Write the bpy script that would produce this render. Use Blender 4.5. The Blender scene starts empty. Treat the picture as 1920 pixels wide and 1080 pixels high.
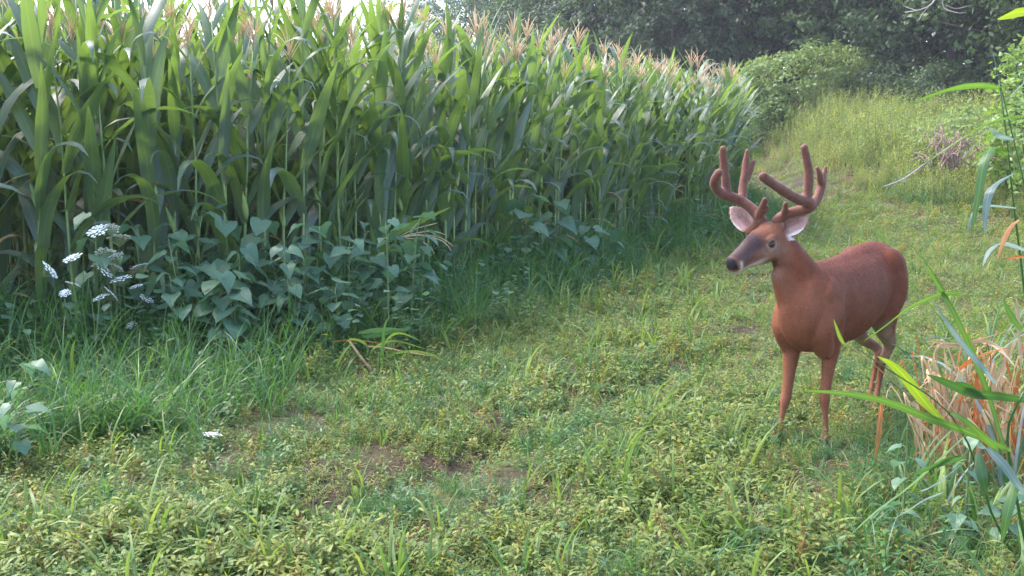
import bpy, bmesh, math, random
import numpy as np
from mathutils import Vector, Matrix, Euler

random.seed(7)
RNG = np.random.default_rng(7)
R = math.radians
scene = bpy.context.scene
COL = scene.collection

# ------------------------------------------------------------------ camera
F_PX, CAM_H = 1950.0, 1.5
PITCH = math.atan(270.0 / F_PX)
cam_data = bpy.data.cameras.new('camera')
cam = bpy.data.objects.new('camera', cam_data)
COL.objects.link(cam)
cam.location = (0, 0, CAM_H)
cam.rotation_euler = (math.pi / 2 - PITCH, 0, 0)
cam_data.sensor_width = 36.0
cam_data.lens = 36.0 * F_PX / 1920.0
cam_data.clip_start = 0.05
cam_data.clip_end = 3000
scene.camera = cam
scene.render.resolution_x, scene.render.resolution_y = 1024, 576

# ------------------------------------------------------------------ light
SUN_EL, SUN_AZ = 54.0, -62.0        # azimuth measured from +Y, negative = to the left of the view
world = bpy.data.worlds.new('World')
scene.world = world
world.use_nodes = True
wn = world.node_tree
sky = wn.nodes.new('ShaderNodeTexSky')
sky.sky_type = 'NISHITA'
sky.sun_disc = False
sky.sun_elevation = R(SUN_EL)
sky.sun_rotation = R(SUN_AZ)
sky.air_density = 1.0
sky.dust_density = 2.0
sky.ozone_density = 1.0
bg = wn.nodes['Background']
bg.inputs['Strength'].default_value = 0.15
wn.links.new(sky.outputs['Color'], bg.inputs['Color'])
sd = bpy.data.lights.new('sun', 'SUN')
sd.energy = 1.25
sd.angle = R(20)
sd.color = (1.0, 0.95, 0.87)
sun = bpy.data.objects.new('sun', sd)
COL.objects.link(sun)
sun_dir = Vector((math.sin(R(SUN_AZ)) * math.cos(R(SUN_EL)), math.cos(R(SUN_AZ)) * math.cos(R(SUN_EL)), math.sin(R(SUN_EL))))
sun.rotation_euler = sun_dir.to_track_quat('Z', 'Y').to_euler()
sun.location = (-20, 10, 30)
vs = scene.view_settings
vs.view_transform = 'Standard'
vs.look = 'None'
vs.exposure = 2.55
vs.gamma = 1.0
vs.use_curve_mapping = False
scene.cycles.max_bounces = 5
scene.cycles.diffuse_bounces = 3
scene.cycles.transmission_bounces = 4
scene.cycles.volume_bounces = 1

# ------------------------------------------------------------------ pixel <-> place helpers
_c, _s = math.cos(PITCH), math.sin(PITCH)
def ray(px, py):
    a = (px - 960) / F_PX; b = (540 - py) / F_PX
    return np.array([a, _c + b * _s, -_s + b * _c])
def P(px, py, Y):
    r = ray(px, py)
    return np.array([0, 0, CAM_H]) + r * (Y / r[1])
def G(px, py, z=0.0):
    r = ray(px, py)
    return np.array([0, 0, CAM_H]) + r * ((z - CAM_H) / r[2])

# ------------------------------------------------------------------ noise and ground height
def vnoise(x, y, scale=1.0, seed=0):
    x = np.asarray(x, float) / scale + seed * 17.31; y = np.asarray(y, float) / scale - seed * 9.77
    xi, yi = np.floor(x), np.floor(y)
    fx, fy = x - xi, y - yi
    fx = fx * fx * (3 - 2 * fx); fy = fy * fy * (3 - 2 * fy)
    def h(i, j):
        v = np.sin(i * 127.1 + j * 311.7 + seed * 74.7) * 43758.5453
        return v - np.floor(v)
    return (h(xi, yi) * (1 - fx) + h(xi + 1, yi) * fx) * (1 - fy) + (h(xi, yi + 1) * (1 - fx) + h(xi + 1, yi + 1) * fx) * fy
def smooth(a, b, v):
    t = np.clip((np.asarray(v, float) - a) / (b - a), 0, 1)
    return t * t * (3 - 2 * t)
BARE = [(880, 905, .30), (820, 965, .25), (1400, 625, .33), (380, 880, .35), (560, 800, .3), (1500, 930, .2), (1330, 735, .15), (1160, 760, .25), (1060, 690, .2), (700, 860, .25), (1580, 880, .3), (1010, 850, .22), (1100, 820, .2), (1240, 720, .22), (1290, 690, .2), (640, 960, .2), (940, 790, .18), (1420, 970, .18), (250, 960, .2)]
BARE = [(G(a, b)[0], G(a, b)[1], r) for a, b, r in BARE]
def gz(x, y):
    x = np.asarray(x, float); y = np.asarray(y, float)
    z = (vnoise(x, y, 1.1, 1) - .5) * .05 + (vnoise(x, y, .45, 2) - .5) * .03
    z = z * smooth(2.0, 4.0, y) * (1 - .95 * np.exp(-(((x - 1.7) / .75) ** 2 + ((y - 5.35) / .85) ** 2)))
    # wheel rut crossing the track
    d = np.abs((x + .35) * .83 - (y - 4.6) * .55)
    z = z - .07 * np.exp(-(d / .13) ** 2) * smooth(3.0, 3.8, y) * (1 - smooth(6.0, 9.0, y)) * (.5 + .8 * vnoise(x, y, .7, 5))
    z = z + smooth(16, 50, y) * 3.7 * smooth(5.6, 10.0, x - (y - 26) * .12)          # bank that climbs to the wood
    z = z + smooth(40, 75, y) * 3.0 * (1 - smooth(5.6, 10.0, x - (y - 26) * .12))
    return z

# corn edge: a curve; rows are offsets of it
EDGE = np.array([(-8.6, 5.0), (-6.2, 5.9), (-3.7, 7.0), (-2.15, 7.95), (-0.95, 9.4), (0.25, 11.8), (1.8, 14.5), (3.4, 17.3), (4.5, 21.5), (5.0, 26.0)])
def resample(pts, n):
    pts = np.asarray(pts, float)
    d = np.concatenate([[0], np.cumsum(np.linalg.norm(np.diff(pts, axis=0), axis=1))])
    s = np.linspace(0, d[-1], n)
    return np.stack([np.interp(s, d, pts[:, i]) for i in range(pts.shape[1])], 1), d[-1]
def catmull(pts, n):
    pts = np.asarray(pts, float)
    p = np.vstack([2 * pts[0] - pts[1], pts, 2 * pts[-1] - pts[-2]])
    out = []
    m = len(pts) - 1
    for t in np.linspace(0, m, n):
        i = min(int(t), m - 1); f = t - i
        a, b, c, d = p[i], p[i + 1], p[i + 2], p[i + 3]
        out.append(.5 * ((2 * b) + (c - a) * f + (2 * a - 5 * b + 4 * c - d) * f * f + (3 * b - a - 3 * c + d) * f ** 3))
    return np.array(out)
EC, EDGE_LEN = resample(catmull(EDGE, 200), 300)
ET = np.gradient(EC, axis=0); ET /= np.linalg.norm(ET, axis=1)[:, None]
EN = np.stack([ET[:, 1], -ET[:, 0]], 1)      # towards the track
def edge_dist(x, y):
    x = np.atleast_1d(np.asarray(x, float)); y = np.atleast_1d(np.asarray(y, float))
    out = np.empty(len(x))
    for k in range(0, len(x), 20000):
        dx = x[k:k + 20000, None] - EC[None, :, 0]; dy = y[k:k + 20000, None] - EC[None, :, 1]
        i = np.argmin(dx * dx + dy * dy, 1); j = np.arange(len(i))
        out[k:k + 20000] = dx[j, i] * EN[i, 0] + dy[j, i] * EN[i, 1]
    return out
RB = np.array([(1.9, 2.5), (2.2, 4.2), (3.7, 7), (6.6, 12), (9.7, 18.3), (9.2, 20.3), (8.3, 21.8), (8.0, 25), (8.2, 29), (8.0, 34), (5, 42), (-10, 50)])
def right_dist(x, y):
    """positive beyond the rank growth on the right and at the far end"""
    x = np.atleast_1d(np.asarray(x, float)); y = np.atleast_1d(np.asarray(y, float))
    C, _ = resample(RB, 200)
    T = np.gradient(C, axis=0); T /= np.linalg.norm(T, axis=1)[:, None]
    out = np.empty(len(x))
    for k in range(0, len(x), 20000):
        dx = x[k:k + 20000, None] - C[None, :, 0]; dy = y[k:k + 20000, None] - C[None, :, 1]
        i = np.argmin(dx * dx + dy * dy, 1); j = np.arange(len(i))
        out[k:k + 20000] = dx[j, i] * T[i, 1] - dy[j, i] * T[i, 0]
    return out
def at_edge(px, py, off):
    """place on the ray of a pixel that stands `off` metres in front of the corn edge"""
    Ys = np.linspace(3.6, 30, 1500)
    a = ray(px, py); Xs = a[0] / a[1] * Ys
    d = edge_dist(Xs, Ys)
    i = int(np.argmin(np.abs(d - off)))
    return P(px, py, Ys[i])

# ------------------------------------------------------------------ materials
def new_mat(name):
    m = bpy.data.materials.new(name); m.use_nodes = True
    nt = m.node_tree
    for n in list(nt.nodes): nt.nodes.remove(n)
    out = nt.nodes.new('ShaderNodeOutputMaterial')
    return m, nt, out
def N(nt, t, **kw):
    n = nt.nodes.new(t)
    for k, v in kw.items():
        if k in n.inputs: n.inputs[k].default_value = v
        else: setattr(n, k, v)
    return n
def ramp(nt, fac, stops):
    r = nt.nodes.new('ShaderNodeValToRGB')
    el = r.color_ramp.elements
    while len(el) < len(stops): el.new(.5)
    for e, (p, c) in zip(el, stops):
        e.position = p; e.color = (*c, 1)
    nt.links.new(fac, r.inputs['Fac'])
    return r.outputs['Color']
def leaf_mat(name, cols, trans=.45, tcol=None, rough=.45, spec=.5, vein=False, noise_scale=14.0, coord='Object', wear=None):
    """leaf: colour varies from leaf to leaf (object random) and within the leaf (noise); light passes through"""
    m, nt, out = new_mat(name)
    oi = N(nt, 'ShaderNodeObjectInfo')
    tc = N(nt, 'ShaderNodeTexCoord')
    nz = N(nt, 'ShaderNodeTexNoise'); nz.inputs['Scale'].default_value = noise_scale; nz.inputs['Detail'].default_value = 3
    nt.links.new(tc.outputs[coord], nz.inputs['Vector'])
    mix = N(nt, 'ShaderNodeMath', operation='MULTIPLY_ADD'); mix.inputs[1].default_value = .55; 
    nt.links.new(oi.outputs['Random'], mix.inputs[0])
    sc = N(nt, 'ShaderNodeMath', operation='MULTIPLY_ADD'); sc.inputs[1].default_value = .9; sc.inputs[2].default_value = -.22
    nt.links.new(nz.outputs['Fac'], sc.inputs[0]); nt.links.new(sc.outputs[0], mix.inputs[2])
    k = len(cols)
    col = ramp(nt, mix.outputs[0], [(i / (k - 1), c) for i, c in enumerate(cols)])
    if wear:
        n2 = N(nt, 'ShaderNodeTexNoise'); n2.inputs['Scale'].default_value = wear[1]; n2.inputs['Detail'].default_value = 4
        nt.links.new(tc.outputs[coord], n2.inputs['Vector'])
        mr = N(nt, 'ShaderNodeMapRange'); mr.inputs['From Min'].default_value = wear[2]; mr.inputs['From Max'].default_value = wear[2] + .06
        nt.links.new(n2.outputs['Fac'], mr.inputs['Value'])
        mx = N(nt, 'ShaderNodeMix', data_type='RGBA'); mx.inputs['B'].default_value = (*wear[0], 1)
        nt.links.new(mr.outputs['Result'], mx.inputs['Factor']); nt.links.new(col, mx.inputs['A']); col = mx.outputs['Result']
    if vein:
        uv = N(nt, 'ShaderNodeAttribute', attribute_name='across')
        a = N(nt, 'ShaderNodeMath', operation='ABSOLUTE'); nt.links.new(uv.outputs['Fac'], a.inputs[0])
        mr = N(nt, 'ShaderNodeMapRange'); mr.inputs['From Min'].default_value = .05; mr.inputs['From Max'].default_value = .16
        mr.inputs['To Min'].default_value = .6; mr.inputs['To Max'].default_value = 0
        nt.links.new(a.outputs[0], mr.inputs['Value'])
        w = N(nt, 'ShaderNodeMath', operation='MULTIPLY'); w.inputs[1].default_value = 34
        nt.links.new(uv.outputs['Fac'], w.inputs[0])
        sn = N(nt, 'ShaderNodeMath', operation='SINE'); nt.links.new(w.outputs[0], sn.inputs[0])
        mx = N(nt, 'ShaderNodeMix', data_type='RGBA'); mx.inputs['B'].default_value = (*vein, 1)
        nt.links.new(mr.outputs['Result'], mx.inputs['Factor']); nt.links.new(col, mx.inputs['A']); col = mx.outputs['Result']
    bs = N(nt, 'ShaderNodeBsdfPrincipled'); bs.inputs['Roughness'].default_value = rough
    bs.inputs['Specular IOR Level'].default_value = spec
    nt.links.new(col, bs.inputs['Base Color'])
    if vein:
        bp = N(nt, 'ShaderNodeBump'); bp.inputs['Strength'].default_value = .25; bp.inputs['Distance'].default_value = .004
        nt.links.new(sn.outputs[0], bp.inputs['Height']); nt.links.new(bp.outputs['Normal'], bs.inputs['Normal'])
    tr = N(nt, 'ShaderNodeBsdfTranslucent')
    if tcol is None:
        hs = N(nt, 'ShaderNodeHueSaturation'); hs.inputs['Saturation'].default_value = 1.15; hs.inputs['Value'].default_value = 1.7; hs.inputs['Hue'].default_value = .485
        nt.links.new(col, hs.inputs['Color']); nt.links.new(hs.outputs['Color'], tr.inputs['Color'])
    else:
        tr.inputs['Color'].default_value = (*tcol, 1)
    ms = N(nt, 'ShaderNodeMixShader'); ms.inputs['Fac'].default_value = trans
    nt.links.new(bs.outputs[0], ms.inputs[1]); nt.links.new(tr.outputs[0], ms.inputs[2])
    nt.links.new(ms.outputs[0], out.inputs['Surface'])
    return m
def solid_mat(name, cols, rough=.7, spec=.3, scale=8.0, bump=0.0, bscale=40.0):
    m, nt, out = new_mat(name)
    tc = N(nt, 'ShaderNodeTexCoord'); nz = N(nt, 'ShaderNodeTexNoise'); nz.inputs['Scale'].default_value = scale; nz.inputs['Detail'].default_value = 5
    nt.links.new(tc.outputs['Object'], nz.inputs['Vector'])
    mr = N(nt, 'ShaderNodeMapRange'); mr.inputs['From Min'].default_value = .3; mr.inputs['From Max'].default_value = .7
    nt.links.new(nz.outputs['Fac'], mr.inputs['Value'])
    col = ramp(nt, mr.outputs['Result'], [(i / (len(cols) - 1), c) for i, c in enumerate(cols)])
    bs = N(nt, 'ShaderNodeBsdfPrincipled'); bs.inputs['Roughness'].default_value = rough; bs.inputs['Specular IOR Level'].default_value = spec
    nt.links.new(col, bs.inputs['Base Color'])
    if bump:
        n2 = N(nt, 'ShaderNodeTexNoise'); n2.inputs['Scale'].default_value = bscale; n2.inputs['Detail'].default_value = 6
        nt.links.new(tc.outputs['Object'], n2.inputs['Vector'])
        bp = N(nt, 'ShaderNodeBump'); bp.inputs['Strength'].default_value = bump; bp.inputs['Distance'].default_value = .02
        nt.links.new(n2.outputs['Fac'], bp.inputs['Height']); nt.links.new(bp.outputs['Normal'], bs.inputs['Normal'])
    nt.links.new(bs.outputs[0], out.inputs['Surface'])
    return m

M = {}
M['corn_leaf'] = leaf_mat('corn_leaf', [(.12, .165, .16), (.11, .155, .145), (.075, .125, .090), (.080, .140, .060), (.15, .225, .050)], trans=.46, tcol=(.19, .30, .04), rough=.38, spec=.9, vein=(.20, .28, .13), noise_scale=3.0, wear=((.30, .27, .11), 7, .66))
M['corn_dry'] = leaf_mat('corn_dry', [(.20, .13, .06), (.34, .24, .12), (.42, .30, .16)], trans=.3, rough=.7, spec=.2, vein=(.4, .3, .17))
M['corn_orange'] = leaf_mat('corn_orange', [(.24, .10, .03), (.30, .15, .05), (.32, .20, .07)], trans=.4, rough=.6, spec=.2)
M['stalk'] = solid_mat('corn_stalk', [(.10, .17, .05), (.17, .24, .08), (.22, .26, .11)], rough=.5, spec=.4, scale=5)
M['tassel'] = leaf_mat('tassel', [(.50, .38, .24), (.60, .48, .32), (.68, .58, .40)], trans=.35, rough=.8, spec=.1, noise_scale=9)
M['silk'] = solid_mat('ear_husk', [(.14, .22, .06), (.24, .30, .10)], rough=.6, scale=9)
M['grass'] = leaf_mat('grass_blade', [(.050, .115, .032), (.085, .155, .038), (.15, .21, .052), (.27, .275, .09)], trans=.42, rough=.5, spec=.4, noise_scale=.9)
M['tallgrass'] = leaf_mat('tall_grass_blade', [(.030, .090, .030), (.045, .12, .034), (.07, .155, .038), (.12, .20, .05)], trans=.42, rough=.45, spec=.5, noise_scale=2)
M['sprig'] = leaf_mat('creeping_leaf', [(.08, .14, .034), (.135, .19, .040), (.215, .245, .055), (.34, .29, .11)], trans=.42, rough=.5, spec=.35, noise_scale=1.2)
M['clover'] = leaf_mat('small_round_leaf', [(.05, .115, .038), (.08, .155, .045), (.12, .20, .06)], trans=.35, rough=.5, spec=.4)
M['drygrass'] = leaf_mat('dry_blade', [(.17, .11, .055), (.27, .19, .10), (.40, .31, .17)], trans=.3, rough=.8, spec=.1)
M['redstem'] = solid_mat('red_stem', [(.26, .09, .05), (.34, .14, .07)], rough=.7)
M['broad'] = leaf_mat('broad_leaf', [(.06, .12, .072), (.08, .155, .088), (.11, .19, .10)], trans=.35, rough=.5, spec=.5, noise_scale=6, wear=((.11, .20, .10), 22, .60))
M['weedstem'] = solid_mat('weed_stem', [(.10, .16, .06), (.16, .19, .08)], rough=.6)
M['white_flower'] = solid_mat('white_petal', [(.62, .63, .58), (.80, .80, .76)], rough=.8, scale=60)
M['meadow'] = leaf_mat('meadow_leaf', [(.12, .18, .05), (.18, .235, .06), (.25, .28, .075), (.34, .34, .11)], trans=.4, rough=.6, spec=.25, noise_scale=.6)
M['meadow_dry'] = leaf_mat('meadow_dry', [(.26, .17, .09), (.34, .25, .13), (.42, .33, .18)], trans=.3, rough=.8, spec=.1)
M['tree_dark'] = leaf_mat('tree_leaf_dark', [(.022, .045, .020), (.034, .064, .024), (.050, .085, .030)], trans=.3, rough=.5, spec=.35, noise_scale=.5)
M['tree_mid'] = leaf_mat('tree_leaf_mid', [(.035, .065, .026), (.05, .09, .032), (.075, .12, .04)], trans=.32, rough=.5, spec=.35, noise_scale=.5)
M['shrub'] = leaf_mat('shrub_leaf', [(.10, .155, .05), (.14, .20, .06), (.19, .25, .08)], trans=.4, rough=.5, spec=.35, noise_scale=.9)
M['sumac'] = leaf_mat('bush_leaf', [(.085, .16, .04), (.12, .20, .05), (.17, .25, .06)], trans=.4, rough=.5, spec=.35, noise_scale=.9)
M['bark'] = solid_mat('bark', [(.05, .038, .032), (.09, .07, .06), (.12, .10, .085)], rough=.9, scale=6, bump=.6, bscale=14)
M['deadwood'] = solid_mat('dead_wood', [(.28, .23, .22), (.38, .33, .31)], rough=.9, scale=9)
M['brush'] = solid_mat('dead_brush', [(.20, .12, .11), (.30, .19, .17), (.36, .26, .22)], rough=.9, scale=5)

# ground
m, nt, out = new_mat('soil_and_turf')
tc = N(nt, 'ShaderNodeTexCoord')
n1 = N(nt, 'ShaderNodeTexNoise'); n1.inputs['Scale'].default_value = 1.6; n1.inputs['Detail'].default_value = 8
n2 = N(nt, 'ShaderNodeTexNoise'); n2.inputs['Scale'].default_value = 45; n2.inputs['Detail'].default_value = 6
for n in (n1, n2): nt.links.new(tc.outputs['Object'], n.inputs['Vector'])
ca = ramp(nt, n1.outputs['Fac'], [(.35, (.060, .042, .030)), (.5, (.075, .062, .034)), (.62, (.075, .095, .035))])
cb = ramp(nt, n2.outputs['Fac'], [(.3, (.45, .42, .4)), (.7, (1, 1, 1))])
mx = N(nt, 'ShaderNodeMix', data_type='RGBA', blend_type='MULTIPLY'); mx.inputs['Factor'].default_value = 1
nt.links.new(ca, mx.inputs['A']); nt.links.new(cb, mx.inputs['B'])
bs = N(nt, 'ShaderNodeBsdfPrincipled'); bs.inputs['Roughness'].default_value = .95; bs.inputs['Specular IOR Level'].default_value = .15
bp = N(nt, 'ShaderNodeBump'); bp.inputs['Strength'].default_value = .8; bp.inputs['Distance'].default_value = .03
nt.links.new(n2.outputs['Fac'], bp.inputs['Height']); nt.links.new(bp.outputs['Normal'], bs.inputs['Normal'])
nt.links.new(mx.outputs['Result'], bs.inputs['Base Color']); nt.links.new(bs.outputs[0], out.inputs['Surface'])
M['soil'] = m

# ------------------------------------------------------------------ mesh helpers
class MB:
    """collects shapes; build() makes one mesh object"""
    def __init__(s): s.v = []; s.f = []; s.a = []; s.mi = []; s.n = 0; s.cur = 0
    def add(s, v, f, across=None):
        v = np.asarray(v, float)
        s.v.append(v); s.f += [tuple(i + s.n for i in q) for q in f]; s.mi += [s.cur] * len(f)
        s.a.append(np.zeros(len(v)) if across is None else np.asarray(across, float)); s.n += len(v)
    def tube(s, pts, rad, sides=6, cap=True):
        pts = np.asarray(pts, float); n = len(pts)
        rad = np.broadcast_to(np.asarray(rad, float), (n,))
        T = np.gradient(pts, axis=0); T /= np.maximum(np.linalg.norm(T, axis=1), 1e-9)[:, None]
        ref = np.array([0.31, 0.86, 0.4]) if abs(T[0][2]) > .5 else np.array([.1, .2, 1.0])
        v = []; u = np.cross(T[0], ref); u /= np.linalg.norm(u)
        for i in range(n):
            u = u - T[i] * np.dot(u, T[i]); u /= np.linalg.norm(u); w = np.cross(T[i], u)
            for k in range(sides):
                a = 2 * math.pi * k / sides
                v.append(pts[i] + rad[i] * (math.cos(a) * u + math.sin(a) * w))
        f = [(i * sides + k, i * sides + (k + 1) % sides, (i + 1) * sides + (k + 1) % sides, (i + 1) * sides + k) for i in range(n - 1) for k in range(sides)]
        if cap:
            f += [tuple(range(sides))[::-1], tuple((n - 1) * sides + k for k in range(sides))]
        s.add(v, f)
    def ribbon(s, pts, wid, side, fold=.15, wave=0.0, waves=3.0, ph=0.0):
        """leaf blade along pts; `side` = width directions (n,3); V-folded along its midrib"""
        pts = np.asarray(pts, float); n = len(pts); side = np.asarray(side, float)
        T = np.gradient(pts, axis=0); T /= np.maximum(np.linalg.norm(T, axis=1), 1e-9)[:, None]
        side = side - T * np.sum(side * T, 1)[:, None]; side /= np.maximum(np.linalg.norm(side, axis=1), 1e-9)[:, None]
        nor = np.cross(side, T)
        w = np.asarray(wid, float)[:, None]
        t = np.linspace(0, 1, n)[:, None]
        lw = wave * np.sin(waves * 2 * math.pi * t + ph); rw = wave * np.sin(waves * 2 * math.pi * t + ph + 2.1)
        l = pts - side * w + nor * (w * fold + lw * w); r = pts + side * w + nor * (w * fold + rw * w)
        v = np.stack([l, pts, r], 1).reshape(-1, 3)
        f = []
        for i in range(n - 1):
            a = 3 * i; f += [(a, a + 1, a + 4, a + 3), (a + 1, a + 2, a + 5, a + 4)]
        s.add(v, f, np.tile([-1, 0, 1], n))
    def mesh(s, name, mats, smooth_=True):
        me = bpy.data.meshes.new(name)
        v = np.concatenate(s.v) if s.v else np.zeros((0, 3))
        me.from_pydata(v.tolist(), [], s.f)
        if not isinstance(mats, (list, tuple)): mats = [mats]
        for mm in mats: me.materials.append(mm)
        if len(mats) > 1: me.polygons.foreach_set('material_index', s.mi)
        if smooth_: me.polygons.foreach_set('use_smooth', [True] * len(me.polygons))
        at = me.attributes.new('across', 'FLOAT', 'POINT'); at.data.foreach_set('value', np.concatenate(s.a).astype(np.float32))
        me.update()
        return me
    def build(s, name, mats, parent=None, smooth_=True):
        return link(name, s.mesh(name, mats, smooth_), parent)
def link(name, me, parent=None, loc=None, rot=None, scl=None):
    o = bpy.data.objects.new(name, me)
    if parent is not None: o.parent = parent
    if loc is not None: o.location = loc
    if rot is not None: o.rotation_euler = rot
    if scl is not None: o.scale = scl
    COL.objects.link(o)
    return o
def tag(o, label=None, cat=None, group=None, kind=None):
    if label: o['label'] = label
    if cat: o['category'] = cat
    if group: o['group'] = group
    if kind: o['kind'] = kind
    return o
def empty(name, loc, rz=0):
    o = bpy.data.objects.new(name, None)
    o.empty_display_size = .1
    o.location = loc; o.rotation_euler = (0, 0, rz)
    COL.objects.link(o)
    return o
def curve_leaf(mb, base, az, L, W, a0, bend, n=9, p=1.4, twist=0.0, fold=.18, wave=.0, waves=3, taper='corn', sway=0.0):
    """blade that starts at base, rises at angle a0 and bends down by `bend` (radians) along its length"""
    s = np.linspace(0, 1, n)
    ang = a0 - bend * s ** p
    d = np.stack([np.cos(ang), np.zeros(n), np.sin(ang)], 1)
    seg = L / (n - 1)
    pts = np.vstack([[0, 0, 0], np.cumsum((d[:-1] + d[1:]) / 2 * seg, axis=0)])
    pts[:, 1] += sway * s ** 2 * L
    if taper == 'corn': w = W * np.clip(.55 + 2.2 * s, 0, 1) * np.clip((1 - s) * 1.9, 0, 1) ** .8
    elif taper == 'grass': w = W * np.clip(.7 + 1.5 * s, 0, 1) * (1 - s) ** .55
    else: w = W * np.sin(np.pi * np.clip(s * .96 + .03, 0, 1)) ** .8
    w = np.maximum(w, W * .02)
    tw = twist * s
    side = np.stack([np.sin(tw) * -np.sin(ang), np.cos(tw), np.sin(tw) * np.cos(ang)], 1)
    ca, sa = math.cos(az), math.sin(az)
    Rm = np.array([[ca, -sa, 0], [sa, ca, 0], [0, 0, 1]])
    mb.ribbon(pts @ Rm.T + np.asarray(base), w, side @ Rm.T, fold, wave, waves, random.random() * 6)

# ------------------------------------------------------------------ scattering ("stuff") with geometry nodes
def proto(name, mb, mats):
    return bpy.data.objects.new(name, mb.mesh(name, mats))         # never linked: geometry source only
def scatter(name, protos, pts, rot, scl, idx, label, cat):
    me = bpy.data.meshes.new(name)
    me.vertices.add(len(pts)); me.vertices.foreach_set('co', np.asarray(pts, np.float32).ravel())
    me.attributes.new('rot', 'FLOAT_VECTOR', 'POINT').data.foreach_set('vector', np.asarray(rot, np.float32).ravel())
    me.attributes.new('scl', 'FLOAT', 'POINT').data.foreach_set('value', np.asarray(scl, np.float32))
    me.attributes.new('idx', 'INT', 'POINT').data.foreach_set('value', np.asarray(idx, np.int32))
    o = link(name, me)
    ng = bpy.data.node_groups.new(name, 'GeometryNodeTree')
    ng.interface.new_socket('Geometry', in_out='INPUT', socket_type='NodeSocketGeometry')
    ng.interface.new_socket('Geometry', in_out='OUTPUT', socket_type='NodeSocketGeometry')
    gi = ng.nodes.new('NodeGroupInput'); go = ng.nodes.new('NodeGroupOutput')
    def attr(nm, t):
        a = ng.nodes.new('GeometryNodeInputNamedAttribute'); a.data_type = t; a.inputs['Name'].default_value = nm
        return a.outputs['Attribute']
    ar, as_, ai = attr('rot', 'FLOAT_VECTOR'), attr('scl', 'FLOAT'), attr('idx', 'INT')
    e2r = ng.nodes.new('FunctionNodeEulerToRotation'); ng.links.new(ar, e2r.inputs[0])
    jn = ng.nodes.new('GeometryNodeJoinGeometry')
    for i, pr in enumerate(protos):
        ob = ng.nodes.new('GeometryNodeObjectInfo'); ob.inputs['Object'].default_value = pr
        cp = ng.nodes.new('FunctionNodeCompare'); cp.data_type = 'INT'; cp.operation = 'EQUAL'
        ia = [s for s in cp.inputs if s.enabled and s.type == 'INT']
        ng.links.new(ai, ia[0]); ia[1].default_value = i
        ip = ng.nodes.new('GeometryNodeInstanceOnPoints')
        ng.links.new(gi.outputs[0], ip.inputs['Points']); ng.links.new(cp.outputs[0], ip.inputs['Selection'])
        ng.links.new(ob.outputs['Geometry'], ip.inputs['Instance'])
        ng.links.new(e2r.outputs[0], ip.inputs['Rotation']); ng.links.new(as_, ip.inputs['Scale'])
        ng.links.new(ip.outputs[0], jn.inputs[0])
    ng.links.new(jn.outputs[0], go.inputs[0])
    md = o.modifiers.new('scatter', 'NODES'); md.node_group = ng
    for pr in protos:
        for mm in pr.data.materials:
            if mm.name not in me.materials: me.materials.append(mm)
    tag(o, label, cat, kind='stuff')
    return o

# ================================================================== SETTING
# ground: one sheet, finer near the camera
def axis(lo, hi, fine_lo, fine_hi, step):
    a = list(np.arange(fine_lo, fine_hi + 1e-6, step)); g = step
    v = fine_hi
    while v < hi: g *= 1.25; v = min(v + g, hi); a.append(v)
    g = step; v = fine_lo
    while v > lo: g *= 1.25; v = max(v - g, lo); a.insert(0, v)
    return np.array(a)
gx = axis(-300, 300, -5, 8, .14); gy = axis(-60, 400, 2.5, 14, .14)
XX, YY = np.meshgrid(gx, gy)
ZZ = gz(XX.ravel(), YY.ravel())
nx, ny = len(gx), len(gy)
me = bpy.data.meshes.new('ground')
fc = [(j * nx + i, j * nx + i + 1, (j + 1) * nx + i + 1, (j + 1) * nx + i) for j in range(ny - 1) for i in range(nx - 1)]
me.from_pydata(np.stack([XX.ravel(), YY.ravel(), ZZ], 1).tolist(), [], fc)
me.polygons.foreach_set('use_smooth', [True] * len(me.polygons))
me.materials.append(M['soil'])
tag(link('ground', me), 'uneven soil of the grassy track and field', 'ground', kind='structure')

# ================================================================== CORN
def corn_leaf_mesh(kind, i):
    mb = MB(); u = random.uniform
    if kind == 'erect': curve_leaf(mb, (0, 0, 0), 0, .80, u(.040, .052), u(1.25, 1.42), u(.25, .75), n=9, p=1.6, twist=u(-.9, .9), fold=u(.18, .4), wave=u(.06, .16), waves=u(1.5, 2.6), sway=u(-.1, .1))
    elif kind == 'arch': curve_leaf(mb, (0, 0, 0), 0, .85, u(.038, .050), u(1.05, 1.3), u(1.7, 2.5), n=10, p=u(1.3, 2.2), twist=u(-.7, .7), fold=u(.12, .3), wave=u(.08, .2), waves=u(2, 3.4), sway=u(-.12, .12))
    elif kind == 'droop': curve_leaf(mb, (0, 0, 0), 0, .85, u(.038, .048), u(1.15, 1.35), u(2.5, 2.95), n=11, p=u(2.2, 3.4), twist=u(-.6, .6), fold=u(.1, .25), wave=u(.08, .2), waves=u(2, 3.4), sway=u(-.15, .15))
    else: curve_leaf(mb, (0, 0, 0), 0, .55, u(.018, .03), u(.3, 1.0), u(1.8, 2.6), n=9, p=u(.8, 1.5), twist=u(-2.5, 2.5), fold=u(.3, .7), wave=u(.2, .4), waves=u(2, 4), sway=u(-.3, .3))
    return mb.mesh('leaf', M['corn_leaf' if kind != 'dry' else ('corn_dry' if i else 'corn_orange')])
LEAVES = {k: [corn_leaf_mesh(k, i) for i in range(n)] for k, n in (('erect', 10), ('arch', 10), ('droop', 10), ('dry', 6))}
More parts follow.
